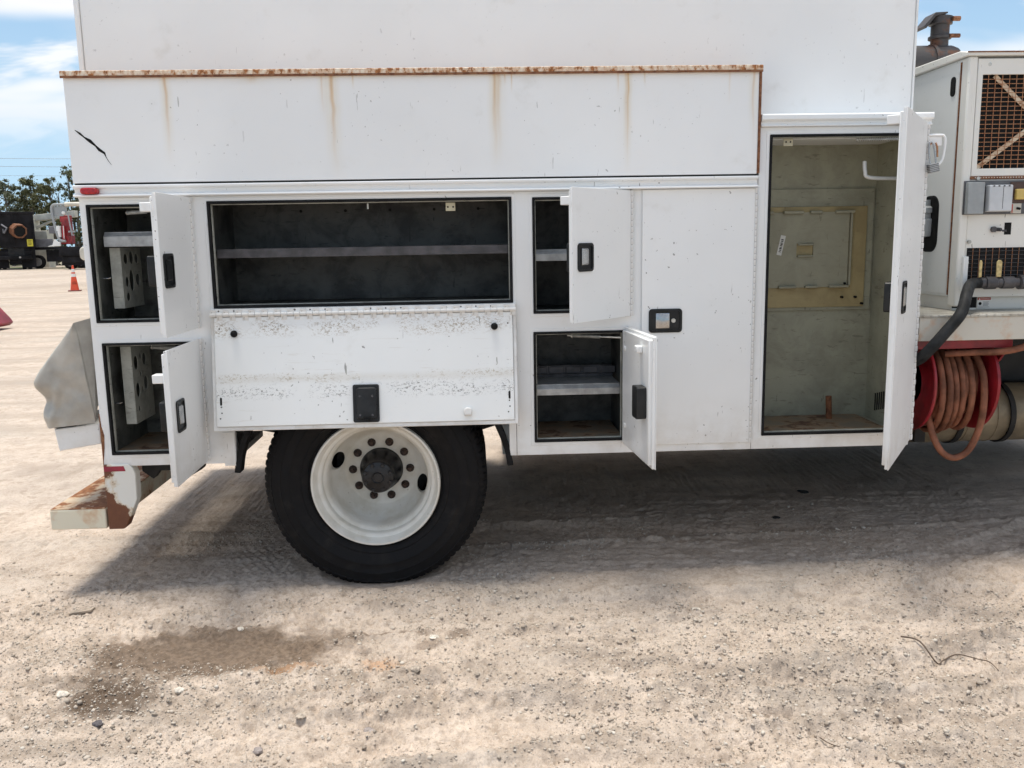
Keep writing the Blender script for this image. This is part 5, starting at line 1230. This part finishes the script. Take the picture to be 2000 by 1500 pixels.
# wires across the sky
WIRE = plain('grey_power_line', (0.34, 0.37, 0.40), 0.6)
for z0, z1, r, lab in ((10.55, 10.25, 0.020, 'highest thin power line crossing the sky above the trees'), (9.75, 9.39, 0.020, 'middle power line crossing the sky above the trees'), (8.82, 8.56, 0.017, 'lowest power line crossing the sky just above the tree tops')):
    sl_ = (z1-z0)/7.2; pts = []
    for i in range(41):
        x = -120+i*6; pts.append((x, 90, z0+0.35+sl_*(x+48.3)*0.25+0.0009*(x+30)**2*0.3 - 0.10))
    tag(ob('power_line', MB().tube(pts, r, 5), WIRE, None, 0, 60), lab, 'power line', 'power lines across the sky')

# ------------------------------------------------------------------ single things lying on the ground
def stone(x, y, r, flat, seed, label, c=(0.56, 0.52, 0.46)):
    v, f = ico(3); g = np.random.default_rng(seed); o3 = g.uniform(0, 50, 3)
    sc_ = g.uniform(0.75, 1.25, 3); vs_ = []
    for p in v:
        q = Vector(p)*1.0; d = 1+0.30*mnoise.noise(Vector(p)*1.3+Vector(o3))+0.14*mnoise.noise(Vector(p)*3.1+Vector(o3))
        w_ = Vector((p[0]*sc_[0], p[1]*sc_[1], p[2]*flat))*d*r; vs_.append((w_.x, w_.y, w_.z))
    me = bpy.data.meshes.new('stone'); me.from_pydata(vs_, [], f.tolist()); me.materials.append(plain('stone_surface', c, 0.9, var=0.2, scale=60, bump=0.3))
    me.polygons.foreach_set('use_smooth', [True]*len(me.polygons)); me.set_sharp_from_angle(angle=R(28))
    o = link('stone', me, None, (x, y, hgt(x, y)+r*flat*0.45), (0, 0, g.uniform(0, 6)))
    return tag(o, label, 'stone', 'larger stones on the yard')
PALE, GREY_, BROWN_ = (0.55, 0.50, 0.43), (0.27, 0.235, 0.22), (0.38, 0.32, 0.26)
for x_, y_, r_, fl_, sd_, lab_, cc_ in (
        (-1.029, -0.457, 0.018, 0.8, 1, 'pale knobbly stone on the upper edge of the wet patch', PALE),
        (-1.532, -0.980, 0.030, 0.5, 2, 'large flat pale stone left of the oily spot', PALE),
        (-0.197, -0.649, 0.026, 0.45, 3, 'flat pale stone right of the wet trail below the tyre', PALE),
        (-0.251, -0.980, 0.022, 0.85, 4, 'upright grey-tan stone on the clod ridge below the tyre', BROWN_),
        (-0.480, -1.122, 0.022, 0.6, 5, 'tan stone between the two clod ridges', BROWN_),
        (-0.392, -1.254, 0.022, 0.6, 6, 'dark grey stone, larger of the close pair below the ridge', GREY_),
        (-0.336, -1.264, 0.014, 0.8, 8, 'dark grey pebble, smaller and rounder of the close pair', GREY_),
        (-0.732, -1.383, 0.022, 0.6, 7, 'dark split stone near the bottom edge left of centre', GREY_),
        (-0.626, -1.221, 0.020, 0.6, 9, 'brown stone in the lower gravel heap', BROWN_),
        (-1.095, -1.035, 0.024, 0.8, 15, 'pale blocky stone in the middle of the gravel heap', PALE),
        (-0.113, -1.057, 0.024, 0.6, 11, 'brownish stone at the right end of the clod ridge', BROWN_),
        (0.344, -0.047, 0.013, 0.8, 12, 'single pale stone in the shade right of the tyre', PALE),
        (-0.449, -0.130, 0.012, 0.8, 13, 'tan pebble right under the front of the tyre', BROWN_),
        (0.939, -0.437, 0.020, 0.35, 14, 'thin flat pale chip below the tall closed door', PALE),
        (-1.315, -1.200, 0.022, 0.7, 16, 'blackish lump below the oily spot', (0.09, 0.08, 0.085)),
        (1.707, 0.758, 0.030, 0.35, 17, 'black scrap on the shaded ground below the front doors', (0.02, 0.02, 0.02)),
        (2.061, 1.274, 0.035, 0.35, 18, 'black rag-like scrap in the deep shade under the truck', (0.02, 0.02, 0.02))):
    stone(x_, y_, r_*0.82, fl_*0.85, sd_, lab_, cc_)
chip_ = ob('wood_chip', MB().prism([(-0.052, -0.012), (0.040, -0.014), (0.055, 0.012), (-0.045, 0.014)], 'z', 0, 0.010), plain('weathered_wood', (0.34, 0.28, 0.22), 0.85, var=0.2, scale=40), None, 0.001, loc=(-1.795, -0.222, hgt(-1.795, -0.222)+0.004), rot=(R(4), R(-3), R(14)))
tag(chip_, 'flat weathered wood chip lying left of the wet patch', 'wood chip')
def twig(pts, r, label):
    p = fillet([(x, y, hgt(x, y)+dz_) for x, y, dz_ in pts], 6)
    tag(ob('twig', MB().tube(p, [r*(1-0.6*i/len(p)) for i in range(len(p))], 6), plain('dry_twig', (0.10, 0.07, 0.05), 0.8), None, 0, 60), label, 'twig')
twig([(1.679, -0.788, 0.013), (1.705, -0.880, 0.017), (1.740, -0.950, 0.011), (1.785, -0.915, 0.021), (1.846, -0.903, 0.023), (1.915, -0.918, 0.017), (1.938, -0.965, 0.013), (1.934, -1.030, 0.010)], 0.0035, 'long dark crooked twig lying on the sand at the right')
twig([(1.091, -1.435, 0.011), (1.100, -1.480, 0.015), (1.112, -1.537, 0.010)], 0.0022, 'short thin twig near the bottom edge right of centre')
